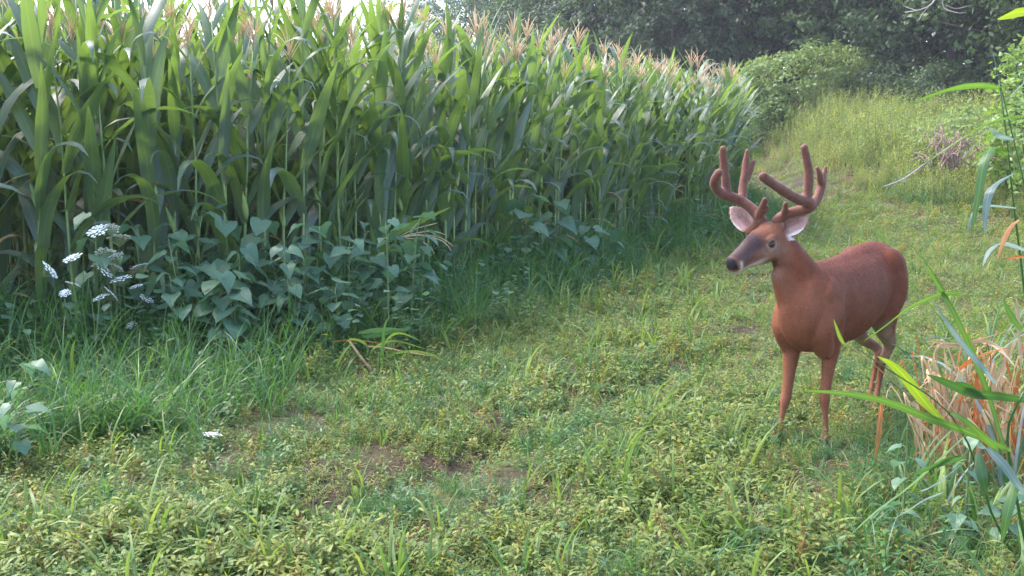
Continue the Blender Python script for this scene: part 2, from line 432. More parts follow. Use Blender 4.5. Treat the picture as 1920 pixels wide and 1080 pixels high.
def corn_stalk_mesh(h):
    mb = MB(); n = 9
    lean = random.uniform(-.05, .05), random.uniform(-.05, .05); z = np.linspace(-.05, h, n)
    pts = np.stack([lean[0] * (z / h) ** 2 * h + .006 * np.sin(np.arange(n) * 2.3), lean[1] * (z / h) ** 2 * h + .006 * np.cos(np.arange(n) * 1.7), z], 1)
    mb.tube(pts, np.linspace(.0145, .0055, n) * (1 + .12 * (np.arange(n) % 2)), 6)
    return mb.mesh('stalk', M['stalk']), pts
def tassel_mesh():
    mb = MB(); nb = random.randint(7, 11)
    def spike(az, a0, L, bend, z0):
        s = np.linspace(0, 1, 5); ang = a0 - bend * s ** 1.5
        x = np.concatenate([[0], np.cumsum(np.cos(ang[:-1]) * L / 4)]); z = z0 + np.concatenate([[0], np.cumsum(np.sin(ang[:-1]) * L / 4)])
        mb.tube(np.stack([x * math.cos(az), x * math.sin(az), z], 1), [.0025, .0042, .0042, .0038, .0015], 4)
    spike(0, 1.52, .36, .1, 0)
    for k in range(nb): spike(k * 2.4 + random.random(), random.uniform(.95, 1.4), random.uniform(.17, .26), random.uniform(.1, .9), .03 + .10 * k / nb)
    return mb.mesh('tassel', M['tassel'])
STALKS = [corn_stalk_mesh(h) for h in (2.28, 2.36, 2.44, 2.5, 2.56, 2.32)]
TASSELS = [tassel_mesh() for _ in range(6)]
def ear_mesh():
    mb = MB()
    z = np.linspace(0, .24, 7); mb.tube(np.stack([z * .28, z * 0, z], 1), [.008, .02, .026, .026, .022, .014, .004], 7)
    return mb.mesh('ear', M['silk'])
def silk_mesh():
    mb = MB()
    for k in range(6): curve_leaf(mb, (.065, 0, .235), k * 1.1, .07, .004, 1.3, 1.8, n=4, taper='grass')
    return mb.mesh('silk', M['corn_dry'])
SILK = silk_mesh()
EARS = [ear_mesh() for _ in range(3)]
def corn_plan(edge):
    """layout of one plant: list of (mesh, location, rotation, scale, name)"""
    u = random.uniform
    st, pts = random.choice(STALKS); h = pts[-1][2]; out = [(st, (0, 0, 0), (0, 0, 0), 1, 'stalk')]
    plane = u(0, 6.28); nl = random.randint(13, 15)
    for i in range(nl):
        f = i / (nl - 1); z = .16 + (h - .24) * f ** .95
        c = np.array([np.interp(z, pts[:, 2], pts[:, 0]), np.interp(z, pts[:, 2], pts[:, 1]), z])
        az = plane + math.pi * (i % 2) + u(-.5, .5)
        if (f < .2 and random.random() < .4) or random.random() < .03: kind, sc = 'dry', u(.6, .95)
        else:
            r = random.random()
            kind = ('droop' if r < .18 else 'arch' if r < .38 else 'erect') if f > .45 else ('droop' if r < .34 else 'arch' if r < .62 else 'erect')
            sc = (.78 + .38 * math.sin(math.pi * min(1, f * .85 + .15))) * u(.88, 1.1)
            if f > .93: sc *= .85
        out.append((random.choice(LEAVES[kind] if f < .3 or kind != 'dry' else LEAVES['dry'][1:]), tuple(c), (u(-.25, .25), u(-.2, .25), az), sc, 'leaf'))
    out.append((random.choice(TASSELS), tuple(pts[-1]), (u(-.1, .1), u(-.1, .1), u(0, 6)), u(.8, 1.1), 'tassel'))
    if random.random() < .55: out.append((random.choice(EARS), (pts[4][0], pts[4][1], u(.85, 1.1)), (0, 0, u(0, 6.28)), u(.8, 1.1), 'ear'))
    return out
PLANS = [corn_plan(True) for _ in range(40)]

# places of all plants: rows follow the field edge
spots = []
ROW, GAP = .70, .155
nrow = 16
d_al = np.linspace(0, EDGE_LEN, len(EC))
for k in range(nrow):
    s = 2.2 + RNG.random() * GAP
    while s < EDGE_LEN:
        c = np.array([np.interp(s, d_al, EC[:, 0]), np.interp(s, d_al, EC[:, 1])])
        n = np.array([np.interp(s, d_al, EN[:, 0]), np.interp(s, d_al, EN[:, 1])])
        if RNG.random() > (.10 if k == 0 else .03):
            q = c - n * (ROW * k + RNG.normal(0, .045)) + RNG.normal(0, .02, 2)
            a = q[0] / q[1]
            if q[1] > 4.2 and -.75 < a < .60: spots.append((q[0], q[1], k, s))
        s += GAP * RNG.uniform(.8, 1.25) * (1 if k < 5 else 1.15)
# the 300 plants that show largest: front rows, nearest first
inview = sorted([t for t in spots if -.56 < t[0] / t[1] < .5], key=lambda t: t[1] + 2.6 * t[2])
near = set(id(t) for t in inview[:300])
CORN_LABEL = {0: 'tall green corn plant in the outermost row of the field beside the grass track',
              1: 'tall green corn plant in the second row, just behind the outermost corn',
              2: 'tall green corn plant in the third row, mostly hidden behind two rows'}
rest = []
for t in spots:
    x, y, k, s = t
    if id(t) not in near: rest.append(t); continue
    plan = PLANS[random.randrange(len(PLANS))]
    root = empty('corn_plant', (x, y, float(gz(x, y))), random.uniform(0, 6.28))
    root.scale = (1, 1, random.uniform(.88, 1.06))
    where = [w for lim, w in ((330, 'behind the white lacy flowers'), (660, 'behind the near heart-leaved weeds'), (860, 'level with the bent corn plant'), (965, 'between the bent corn plant and the far heart-leaved weeds'), (1170, 'behind the far heart-leaved weeds'), (9999, 'where the field edge bends away behind the deer')) if 960 + F_PX * x / y < lim][0]
    if k < 2: tag(root, ('corn plant of the outermost row, ' if k == 0 else 'corn plant of the second row, ') + where, 'corn plant', ('outermost corn ' if k == 0 else 'second row corn ') + where)
    else: tag(root, CORN_LABEL.get(k, 'tall green corn plant deep in the field, four or more rows in'), 'corn plant', 'corn plants of row %s from the track' % ['one', 'two', 'three', 'four and beyond'][min(k, 3)])
    for me_, loc, rot, sc, nm in plan:
        if nm == 'leaf' and k >= 2 and loc[2] < .6: continue
        o_ = link(nm, me_, root, loc, rot, (sc, sc, sc))
        if nm == 'ear': link('silk', SILK, o_)
# the rest of the field as one mass
def corn_whole(plan):
    mb = MB(); mats = [M['corn_leaf'], M['corn_dry'], M['corn_orange'], M['stalk'], M['tassel'], M['silk']]
    for me_, loc, rot, sc, nm in plan:
        if nm == 'leaf' and loc[2] < .7: continue
        v = np.empty(len(me_.vertices) * 3); me_.vertices.foreach_get('co', v); v = v.reshape(-1, 3) * sc
        v = v @ np.array(Euler(rot).to_matrix()).T + np.array(loc)
        ac = np.empty(len(me_.vertices), np.float32); me_.attributes['across'].data.foreach_get('value', ac)
        mb.cur = mats.index(me_.materials[0]); mb.add(v, [tuple(p.vertices) for p in me_.polygons], ac)
    return proto('corn_source', mb, mats)
cp = [corn_whole(p) for p in PLANS[:10]]
rp = np.array([(x, y) for x, y, k, s in rest])
rot = np.zeros((len(rp), 3)); rot[:, 2] = RNG.uniform(0, 6.28, len(rp)); rot[:, :2] = RNG.normal(0, .04, (len(rp), 2))
scatter('corn_field', cp, np.column_stack([rp, gz(rp[:, 0], rp[:, 1])]), rot, RNG.uniform(.95, 1.06, len(rp)), RNG.integers(0, len(cp), len(rp)),
        'dense inner rows of the corn field with pale tassels above', 'corn field')

# ================================================================== GRASS AND LOW GROWTH
def tuft(n, L, W, spread, mat, droop=(.4, 1.6), a0=(.9, 1.5), lo=.6, taper='grass', seg=4, name='tuft_source'):
    mb = MB()
    for _ in range(n):
        r = spread * math.sqrt(random.random()); a = random.uniform(0, 6.28)
        curve_leaf(mb, (r * math.cos(a), r * math.sin(a), -.01), random.uniform(0, 6.28), L * random.uniform(lo, 1.1), W * random.uniform(.7, 1.2), random.uniform(*a0), random.uniform(*droop), n=seg, p=1.5, twist=random.uniform(-.8, .8), fold=.25, taper=taper)
    return proto(name, mb, mat)
def sprig(h, leaves, LL, LW, mats, stems=3, spread=.05, name='sprig_source'):
    mb = MB()
    for k in range(stems):
        a = random.uniform(0, 6.28); r = spread * random.random(); b = np.array([r * math.cos(a), r * math.sin(a), -.01])
        az = random.uniform(0, 6.28); tilt = random.uniform(.05, .75); hh = h * random.uniform(.6, 1.15)
        s = np.linspace(0, 1, 4); pts = b + np.stack([np.cos(az) * np.sin(tilt) * hh * s ** 1.4, np.sin(az) * np.sin(tilt) * hh * s ** 1.4, hh * s * math.cos(tilt)], 1)
        mb.cur = 1; mb.tube(pts, [.0014, .0013, .001, .0006], 3, cap=False); mb.cur = 0
        for i in range(leaves):
            f = (i + 1) / leaves; q = np.array([np.interp(f, s, pts[:, j]) for j in range(3)])
            curve_leaf(mb, q, az + i * 2.6 + random.uniform(-.5, .5), LL * random.uniform(.7, 1.15), LW, random.uniform(-.1, .8), random.uniform(.2, 1.2), n=4, twist=random.uniform(-.5, .5), fold=.12, taper='lance')
    return proto(name, mb, mats)
def roundleaf(n, rad, h, mats, name='clover_source'):
    mb = MB()
    for _ in range(n):
        a = random.uniform(0, 6.28); r = .06 * math.sqrt(random.random()); c = np.array([r * math.cos(a), r * math.sin(a), h * random.uniform(.5, 1)])
        nrm = np.array([random.gauss(0, .35), random.gauss(0, .35), 1]); nrm /= np.linalg.norm(nrm)
        u = np.cross(nrm, [0, 1, .1]); u /= np.linalg.norm(u); w = np.cross(nrm, u)
        for k in range(3):
            b = a + k * 2.094; d = math.cos(b) * u + math.sin(b) * w; e = -math.sin(b) * u + math.cos(b) * w
            q = rad * random.uniform(.8, 1.2)
            mb.add([c, c + d * q * .6 + e * q * .5 + nrm * q * .15, c + d * q * 1.1, c + d * q * .6 - e * q * .5 + nrm * q * .15], [(0, 1, 2), (0, 2, 3)])
    return proto(name, mb, mats)

lawn_p = [tuft(11, .085, .0026, .035, M['grass']), tuft(10, .12, .003, .04, M['grass'], droop=(.8, 2.0)), tuft(14, .06, .0026, .045, M['grass']),
          sprig(.11, 7, .034, .004, [M['sprig'], M['weedstem']]), sprig(.09, 6, .03, .0044, [M['sprig'], M['weedstem']], stems=4), sprig(.15, 9, .036, .0042, [M['sprig'], M['weedstem']], stems=3), sprig(.12, 8, .028, .0045, [M['sprig'], M['redstem']], stems=4),
          roundleaf(7, .014, .06, M['clover']), roundleaf(6, .018, .045, M['clover']),
          tuft(8, .10, .0026, .05, M['drygrass'], droop=(.2, 2.4), a0=(.2, 1.3)), tuft(6, .07, .003, .07, M['drygrass'], droop=(-.2, .6), a0=(-.02, .35)),
          tuft(5, .24, .0055, .03, M['grass'], droop=(.5, 1.9), a0=(1.1, 1.5), seg=6)]
def cand(n, y0, y1, amin=-.62, amax=.62):
    """points spread evenly over the ground in a wedge a little wider than the view"""
    y = np.sqrt(RNG.uniform(y0 * y0, y1 * y1, n)); return y * RNG.uniform(amin, amax, n), y
px_, py_ = [], []
for dens, y0, y1 in ((1500, 3.0, 6.0), (1000, 6.0, 9.5), (480, 9.5, 15), (190, 15, 24), (50, 24, 42)):
    area = .62 * (y1 * y1 - y0 * y0)
    x, y = cand(int(dens * area), y0, y1)
    ed = edge_dist(x, y); rd = right_dist(x, y)
    keep = (ed > -.6) & (rd < 1.2)
    dn = (.30 + .85 * vnoise(x, y, .5, 3)) * (.45 + 1.1 * vnoise(x, y, .2, 4))
    for bx, by, br in BARE: dn = dn * (1 - .93 * np.exp(-(((x - bx) ** 2 + ((y - by) * .8) ** 2) / (br * .8) ** 2)))
    keep &= RNG.random(len(x)) < dn
    px_.append(x[keep]); py_.append(y[keep])
x = np.concatenate(px_); y = np.concatenate(py_); n = len(x)
ed = edge_dist(x, y)
pn = vnoise(x, y, .8, 6); pd = vnoise(x, y, .55, 8)
r = RNG.random(n)
wet = smooth(2.2, .8, ed)                                         # greener, longer blades beside the corn
idx = np.where(r < .52 + .25 * wet, RNG.integers(0, 3, n), np.where(r < .88, RNG.integers(3, 7, n), np.where(r < .95, RNG.integers(7, 9, n), np.where(r < .985, 11, RNG.integers(9, 11, n)))))
dry = RNG.random(n) < (.13 + .42 * smooth(.45, .75, pd)) * smooth(.6, 1.6, ed)
bare = np.zeros(n)
for bx, by, br in BARE: bare = np.maximum(bare, np.exp(-(((x - bx) ** 2 + ((y - by) * .8) ** 2) / (br * .9) ** 2)))
dry |= RNG.random(n) < bare * .45
idx = np.where(dry, RNG.integers(9, 11, n), idx)
scl = RNG.uniform(.5, 1.3, n) * (.65 + .8 * pn) * (1 + .35 * wet) * np.where(y > 9, 1.2, 1.0) * np.where(y > 15, 1.3, 1.0) * (1 - .35 * bare)
scl = scl * (1 - .08 * np.exp(-(((x - 1.55) / .55) ** 2 + ((y - 5.0) / .75) ** 2)))            # trodden where the deer stands
rot = np.zeros((n, 3)); rot[:, 2] = RNG.uniform(0, 6.28, n); rot[:, :2] = RNG.normal(0, .16, (n, 2))
scatter('track_grass', lawn_p, np.column_stack([x, y, gz(x, y)]), rot, scl, idx, 'short mixed grass and creeping weeds covering the track', 'grass')

# taller growth: fringe at the foot of the corn, clumps on the left, the bank on the right
tall_p = [tuft(16, .48, .0055, .07, M['tallgrass'], droop=(.6, 2.2), a0=(1.1, 1.5), seg=7), tuft(12, .62, .0065, .06, M['tallgrass'], droop=(.5, 2.3), a0=(1.2, 1.52), seg=8),
          tuft(14, .36, .005, .08, M['tallgrass'], droop=(.6, 2.0), a0=(1.0, 1.5), seg=6), tuft(9, .55, .010, .06, M['tallgrass'], droop=(.8, 2.4), a0=(1.1, 1.5), seg=8),
          sprig(.34, 10, .075, .011, [M['tallgrass'], M['weedstem']], stems=4, spread=.1), sprig(.28, 9, .05, .014, [M['clover'], M['weedstem']], stems=4, spread=.1),
          tuft(10, .40, .004, .08, M['drygrass'], droop=(.3, 2.2), a0=(.7, 1.5), seg=6),
          sprig(.50, 13, .085, .030, [M['broad'], M['weedstem']], stems=4, spread=.14)]
xs, ys, ii, ss = [], [], [], []
def more(x, y, w, s):
    xs.append(x); ys.append(y); ii.append(RNG.choice(len(tall_p), len(x), p=np.array(w) / sum(w))); ss.append(s)
x, y = cand(52000, 4.0, 27)
ed = edge_dist(x, y)
k = (ed > -1.2) & (ed < 1.6)
x, y, ed = x[k], y[k], ed[k]
wd = 1.0 + .5 * (vnoise(x, y, .9, 11) - .5) * 2                  # fringe width wanders
wd = wd + .55 * smooth(-1.5, -2.6, x)                             # wider rank growth on the left
k = RNG.random(len(x)) < (1 - smooth(wd * .45, wd, ed)) * .8
x, y, ed = x[k], y[k], ed[k]
near_ = x < -.9 + RNG.normal(0, .5, len(x))
hh = RNG.uniform(.7, 1.35, len(x)) * (1.15 - .5 * smooth(.3, 1.3, ed))
more(x[near_], y[near_], [4, 4, 3, 3, 4, 3, .8, 2.5], hh[near_])
more(x[~near_], y[~near_], [6, 7, 3, 4, 2, .8, 1.2, .5], hh[~near_])
# grass clumps standing out on the left
x, y = cand(30000, 3.9, 17, -.66, .25)
ed = edge_dist(x, y)
sx = 960 + F_PX * x / (y * _c + CAM_H * _s); sy = 540 + F_PX * (CAM_H * _c - y * _s) / (y * _c + CAM_H * _s)
bound = np.interp(sx, [-300, 0, 300, 480, 560, 700, 850, 1000, 1100, 1200, 1300, 1400], [940, 890, 850, 790, 720, 690, 645, 590, 555, 515, 470, 440])
k = (RNG.random(len(x)) < .9 * smooth(bound + 30, bound - 50, sy) * np.where(y > 8, .6, 1) * (.35 + .65 * smooth(.35, .6, vnoise(x, y, .55, 12)))) & (ed > .1)
gap_ = smooth(0, 110, (bound - sy)[k]); x, y = x[k], y[k]
more(x, y, [7, 4, 5, 2, 1, .6, .6, .15], RNG.uniform(.5, 1.05, len(x)) * (1 + .35 * gap_ * smooth(7, 9, y)))
# single taller blades over the near track
x, y = cand(2600, 3.2, 7, -.55, .5)
k = (vnoise(x, y, .6, 14) > .5 + .12 * smooth(-.2, .3, x / y))
more(x[k], y[k], [1, 0, 6, 1, 2, 1, .5, 0], RNG.uniform(.25, .5, k.sum()))
x, y = cand(420, 3.2, 4.7, .34, .62)
more(x, y, [2, 1, 3, 1, 1, 0, 7, 0], RNG.uniform(.3, .7, len(x)))
# bank on the right
x, y = cand(16000, 3.6, 24, .2, .75)
rd = right_dist(x, y)
k = (rd > -.25) & (rd < 4.0) & (RNG.random(len(x)) < .75 * smooth(-.25, .6, rd))
x, y, rd = x[k], y[k], rd[k]
more(x, y, [4, 3, 4, 2, 3, 2, 2.4, .6], RNG.uniform(.55, 1.0, len(x)) * (.55 + .45 * smooth(5, 11, y)))
x = np.concatenate(xs); y = np.concatenate(ys); n = len(x)
rot = np.zeros((n, 3)); rot[:, 2] = RNG.uniform(0, 6.28, n); rot[:, :2] = RNG.normal(0, .12, (n, 2))
scatter('rank_grass', tall_p, np.column_stack([x, y, gz(x, y)]), rot, np.concatenate(ss), np.concatenate(ii), 'long rank grass and weeds along the foot of the corn and the bank', 'long grass')

# meadow of pale tall weeds at the far end
def stalkweed(h, n, LL, LW, mats, stems, name='meadow_source'):
    mb = MB()
    for k in range(stems):
        a = random.uniform(0, 6.28); r = .22 * math.sqrt(random.random()); b = np.array([r * math.cos(a), r * math.sin(a), -.02]); hh = h * random.uniform(.7, 1.1)
        tx, ty = random.gauss(0, .12), random.gauss(0, .12)
        top = b + np.array([tx * hh, ty * hh, hh])
        mb.cur = 1; mb.tube([b, (b + top) / 2, top], [.006, .005, .003], 4, cap=False); mb.cur = 0
        for i in range(n):
            f = .15 + .85 * i / n; q = b + (top - b) * f
            curve_leaf(mb, q, i * 2.4 + random.random(), LL * random.uniform(.7, 1.2) * (1.1 - .5 * f), LW, random.uniform(.2, 1.1), random.uniform(.4, 1.5), n=4, fold=.1, taper='lance')
    return proto(name, mb, mats)
mead_p = [stalkweed(1.05, 16, .15, .016, [M['meadow'], M['weedstem']], 6), stalkweed(.85, 14, .13, .018, [M['meadow'], M['weedstem']], 7), stalkweed(1.25, 18, .16, .015, [M['meadow'], M['weedstem']], 5),
          tuft(26, .75, .008, .2, M['meadow'], droop=(.4, 1.8), a0=(1.1, 1.5), seg=6), tuft(18, .6, .007, .2, M['meadow_dry'], droop=(.4, 1.8), a0=(1.0, 1.5), seg=6), stalkweed(.7, 12, .10, .012, [M['meadow_dry'], M['weedstem']], 6)]
x, y = cand(17000, 13, 38, -.05, .75)
rd = right_dist(x, y)
k = (rd > .1) & (RNG.random(len(x)) < .42 + .5 * smooth(30, 15, y)) & (edge_dist(x, y) > .5)
x, y, rd = x[k], y[k], rd[k]; n = len(x)
pn = vnoise(x, y, 2.5, 21)
idx = np.where(RNG.random(n) < .10 + .5 * smooth(.62, .8, pn), RNG.integers(4, 6, n), RNG.integers(0, 4, n))
scl = RNG.uniform(.75, 1.2, n) * (.85 + .5 * vnoise(x, y, 3.5, 22)) * (.5 + .5 * smooth(.1, 1.8, rd))
rot = np.zeros((n, 3)); rot[:, 2] = RNG.uniform(0, 6.28, n); rot[:, :2] = RNG.normal(0, .07, (n, 2))
scatter('meadow_weeds', mead_p, np.column_stack([x, y, gz(x, y)]), rot, scl, idx, 'pale yellow-green tall weeds in front of the dark woods', 'weeds')

# ================================================================== TREES AND SHRUBS
def crown_mesh(seed, w, h, z0, n_cl, per, leaf, mat, name='crown', dens_low=1.0):
    rs = np.random.default_rng(seed)
    # clumps of leaves along an uneven crown surface and inside it
    d = rs.normal(size=(n_cl, 3)); d /= np.linalg.norm(d, axis=1)[:, None]
    lob = 1 + .22 * np.sin(d[:, 0] * 3.1 + seed) * np.cos(d[:, 1] * 2.7 - seed) + .15 * np.sin(d[:, 2] * 5 + seed * 2)
    rad = lob * (.45 + .55 * rs.random(n_cl) ** .45)
    c = d * rad[:, None] * np.array([w / 2, w / 2, h / 2]) + np.array([0, 0, z0 + h / 2])
    cr = rs.uniform(.35, .8, n_cl) * (w / 7) ** .5
    N_ = n_cl * per
    ci = np.repeat(np.arange(n_cl), per)
    off = rs.normal(size=(N_, 3)) * .5
    off[:, 2] *= .55
    off[:, 2] -= .25 * np.linalg.norm(off[:, :2], axis=1)
    p = c[ci] + off * cr[ci][:, None]
    p[:, 2] = np.maximum(p[:, 2], .05)
    out = p - np.array([0, 0, z0 + h / 2]); out /= np.maximum(np.linalg.norm(out, axis=1), 1e-6)[:, None]
    nrm = out * .5 + rs.normal(size=(N_, 3)) * .55 + np.array([0, 0, .45]); nrm /= np.linalg.norm(nrm, axis=1)[:, None]
    t = rs.normal(size=(N_, 3)); t -= nrm * np.sum(t * nrm, 1)[:, None]; t /= np.linalg.norm(t, axis=1)[:, None]
    b = np.cross(nrm, t); s = leaf * rs.uniform(.6, 1.25, N_)[:, None]
    v = np.stack([p - t * s, p + b * s * .48 - nrm * s * .12, p + t * s, p - b * s * .48 - nrm * s * .12], 1).reshape(-1, 3)
    me = bpy.data.meshes.new(name)
    me.vertices.add(len(v)); me.vertices.foreach_set('co', v.astype(np.float32).ravel())
    me.loops.add(N_ * 4); me.polygons.add(N_)
    me.loops.foreach_set('vertex_index', np.arange(N_ * 4, dtype=np.int32))
    me.polygons.foreach_set('loop_start', np.arange(0, N_ * 4, 4, dtype=np.int32))
    me.materials.append(mat); me.update(calc_edges=True)
    return me, c
def trunk_mesh(h, r, clumps, nlimb, seed, mat=None, name='trunk'):
    rs = random.Random(seed); mb = MB()
    z = np.linspace(-.3, h, 7); ax = np.stack([.12 * np.sin(z * .5 + seed), .1 * np.cos(z * .4 + seed), z], 1)
    mb.tube(ax, r * np.array([1.35, 1.0, .88, .75, .6, .42, .2]), 8)
    for i in range(nlimb):
        tgt = clumps[rs.randrange(len(clumps))]; zz = rs.uniform(.15, .8) * h
        b = np.array([np.interp(zz, z, ax[:, 0]), np.interp(zz, z, ax[:, 1]), zz]); mid = (b + tgt) / 2 + np.array([0, 0, -.12 * h * rs.random()])
        mb.tube([b, mid, tgt], [r * .33, r * .2, r * .06], 5)
    return mb.mesh(name, mat or M['bark'])
KINDS = []
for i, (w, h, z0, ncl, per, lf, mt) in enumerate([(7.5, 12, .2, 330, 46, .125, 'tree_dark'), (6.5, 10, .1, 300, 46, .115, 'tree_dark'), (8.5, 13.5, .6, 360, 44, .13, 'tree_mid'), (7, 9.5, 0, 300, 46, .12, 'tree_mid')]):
    cm, cl = crown_mesh(100 + i, w, h, z0, ncl, per, lf, M[mt])
    KINDS.append((cm, trunk_mesh(h * .85, .2, cl, 16, i)))
def place_tree(kind, px, Y, s, label, group=None, rz=None):
    x = (px - 960) / F_PX * Y * 1.0; z = float(gz(x, Y))
    root = empty('tree', (x, Y, z), random.uniform(0, 6.28) if rz is None else rz); root.scale = (s, s, s)
    cm, tm = KINDS[kind]
    link('trunk', tm, root); link('crown', cm, root)
    tag(root, label, 'tree', group)
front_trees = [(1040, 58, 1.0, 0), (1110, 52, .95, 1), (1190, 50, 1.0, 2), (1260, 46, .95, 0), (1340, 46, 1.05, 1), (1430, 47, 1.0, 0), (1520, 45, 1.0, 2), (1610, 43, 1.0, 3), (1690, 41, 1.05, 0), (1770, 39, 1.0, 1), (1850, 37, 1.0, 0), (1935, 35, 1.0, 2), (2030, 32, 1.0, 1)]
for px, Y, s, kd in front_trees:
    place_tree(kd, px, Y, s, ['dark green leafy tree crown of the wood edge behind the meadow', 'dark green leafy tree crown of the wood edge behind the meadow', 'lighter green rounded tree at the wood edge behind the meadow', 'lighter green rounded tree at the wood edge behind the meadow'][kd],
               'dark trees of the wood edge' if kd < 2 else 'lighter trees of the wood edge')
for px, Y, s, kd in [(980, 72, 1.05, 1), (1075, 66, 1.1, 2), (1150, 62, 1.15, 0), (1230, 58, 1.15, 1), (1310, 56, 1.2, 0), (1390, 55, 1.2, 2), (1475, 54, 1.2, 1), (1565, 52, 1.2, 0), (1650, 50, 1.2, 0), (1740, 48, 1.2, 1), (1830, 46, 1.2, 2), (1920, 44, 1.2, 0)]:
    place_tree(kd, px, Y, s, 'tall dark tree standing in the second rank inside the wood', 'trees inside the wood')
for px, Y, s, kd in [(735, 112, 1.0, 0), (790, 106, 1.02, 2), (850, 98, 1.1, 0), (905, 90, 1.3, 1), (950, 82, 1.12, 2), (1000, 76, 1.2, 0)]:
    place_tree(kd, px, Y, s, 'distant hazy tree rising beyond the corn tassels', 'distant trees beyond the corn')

def shrub(name, px, Y, w, h, mat, leaf, seed, label, group, ncl=110, per=42):
    x = (px - 960) / F_PX * Y; root = empty(name, (x, Y, float(gz(x, Y))))
    cm, cl = crown_mesh(seed, w, h, 0, ncl, per, leaf, M[mat], 'foliage')
    link('foliage', cm, root)
    rs = random.Random(seed); mb = MB()
    for k in range(7):
        t = cl[rs.randrange(len(cl))]; mb.tube([(rs.uniform(-.15, .15), rs.uniform(-.15, .15), -.1), t * np.array([.4, .4, .5]), t], [.035, .025, .01], 5)
    mb.build('stems', M['bark'], root)
    tag(root, label, 'shrub', group)
shrub('shrub', 1475, 38, 3.4, 3.2, 'shrub', .085, 31, 'tall light green shrub at the wood edge beside the corn end', None, 130)
shrub('shrub', 1400, 38, 2.6, 3.2, 'shrub', .08, 32, 'low light green shrub peeping past the end of the corn', None)
shrub('shrub', 1565, 39, 2.8, 2.2, 'shrub', .08, 33, 'rounded mid green shrub to the side of the tallest light shrub', None)
shrub('shrub', 1645, 38, 3.0, 1.9, 'tree_mid', .075, 34, 'low dark shrub under the dark trees behind the weeds', 'low dark shrubs')
shrub('shrub', 1745, 36, 3.2, 2.0, 'tree_mid', .075, 35, 'low dark shrub under the dark trees behind the weeds', 'low dark shrubs')
shrub('shrub', 1935, 21, 1.9, 3.2, 'sumac', .075, 36, 'bright green leafy bush at the wood edge above the dead brush', None, 120)
shrub('shrub', 2040, 18, 2.2, 3.0, 'sumac', .07, 37, 'bright green leafy bush half behind the tall grass stems', None, 110)
shrub('shrub', 1800, 26, 2.6, 1.7, 'shrub', .07, 38, 'low pale bush behind the pile of dead brush', None, 90)

# dead bare branch hanging in front of the dark crowns
root = empty('dead_branch', tuple(P(1790, -60, 30)))
org = np.array(root.location)
for pts, r in [([(1800, -70), (1770, -20), (1745, 8), (1720, 20), (1700, 22)], .03), ([(1770, -20), (1775, 10), (1790, 24), (1805, 26)], .02), ([(1745, 8), (1735, 25), (1722, 38)], .014), ([(1720, 20), (1700, 8), (1690, -6)], .014), ([(1775, 10), (1800, 14), (1822, 10)], .012)]:
    mb = MB(); p = catmull([P(a, b, 30) - org + np.array([0, .25 * math.sin(i * 1.7), 0]) for i, (a, b) in enumerate(pts)], 9); mb.tube(p, np.linspace(r, r * .35, 9), 5)
    mb.build('branch', M['deadwood'], root)
mb = MB(); mb.tube(catmull([P(1800, -70, 30) - org, P(1815, -200, 31) - org, P(1850, -330, 35) - org, P(1850, -380, 39) - org], 8), np.linspace(.03, .09, 8), 6); mb.build('limb', M['deadwood'], root)
tag(root, 'bare grey dead branch hanging before the dark tree crowns', 'branch')

# pile of dead reddish brush in the weeds on the right
b = G(1775, 300); b = np.array([b[0], b[1], 0]); Yb = 20.8; xb = (1778 - 960) / F_PX * Yb; zb = float(gz(xb, Yb))
root = empty('dead_bush', (xb, Yb, zb))
rs = random.Random(5)
for k in range(6):
    mb = MB(); mb.tube(catmull([(.1 * k - .3, .05 * (k % 3), -.05), (.12 * k - .35, 0, .6), (.16 * k - .45, .1, 1.25)], 5), [.009, .008, .007, .006, .005], 5); mb.build('stem', M['weedstem'], root)
for k in range(80):
    a = rs.uniform(0, 6.28); r = rs.uniform(0, .55); L = rs.uniform(.3, .7); el = rs.uniform(.3, 1.45); az = rs.uniform(0, 6.28)
    p0 = np.array([r * math.cos(a), r * math.sin(a) * .6, 0]); d = np.array([math.cos(az) * math.cos(el), math.sin(az) * math.cos(el), math.sin(el)])
    p0 = p0 + np.array([0, 0, rs.uniform(.75, 1.25)])
    mb = MB(); mb.tube(catmull([p0, p0 + d * L * .5 + np.array([0, 0, .08]), p0 + d * L + np.array([rs.uniform(-.12, .12), 0, -.18 * rs.random()])], 5), [.012, .010, .009, .007, .004], 4)
    mb.build('twig', M['brush'], root)
tag(root, 'dead reddish brown bush of tangled twigs in the weeds below the bright bush', 'bush')

# ================================================================== DEER
FR, FL = G(1455, 830), G(1547, 838)
HL, HR = G(1638, 775), G(1628, 764)
fm = (FR + FL) / 2; hm = (HL + HR) / 2
Fb = (fm - hm); Fb[2] = 0; Fb /= np.linalg.norm(Fb)
Lb = np.array([-Fb[1], Fb[0], 0]); UP = np.array([0, 0, 1.0])
def B(t, l, z): return np.array([fm[0], fm[1], 0]) - Fb * t + Lb * l + UP * z
deer_root = empty('deer', (fm[0] - Fb[0] * .45, fm[1] - Fb[1] * .45, 0))
D0 = np.array(deer_root.location)

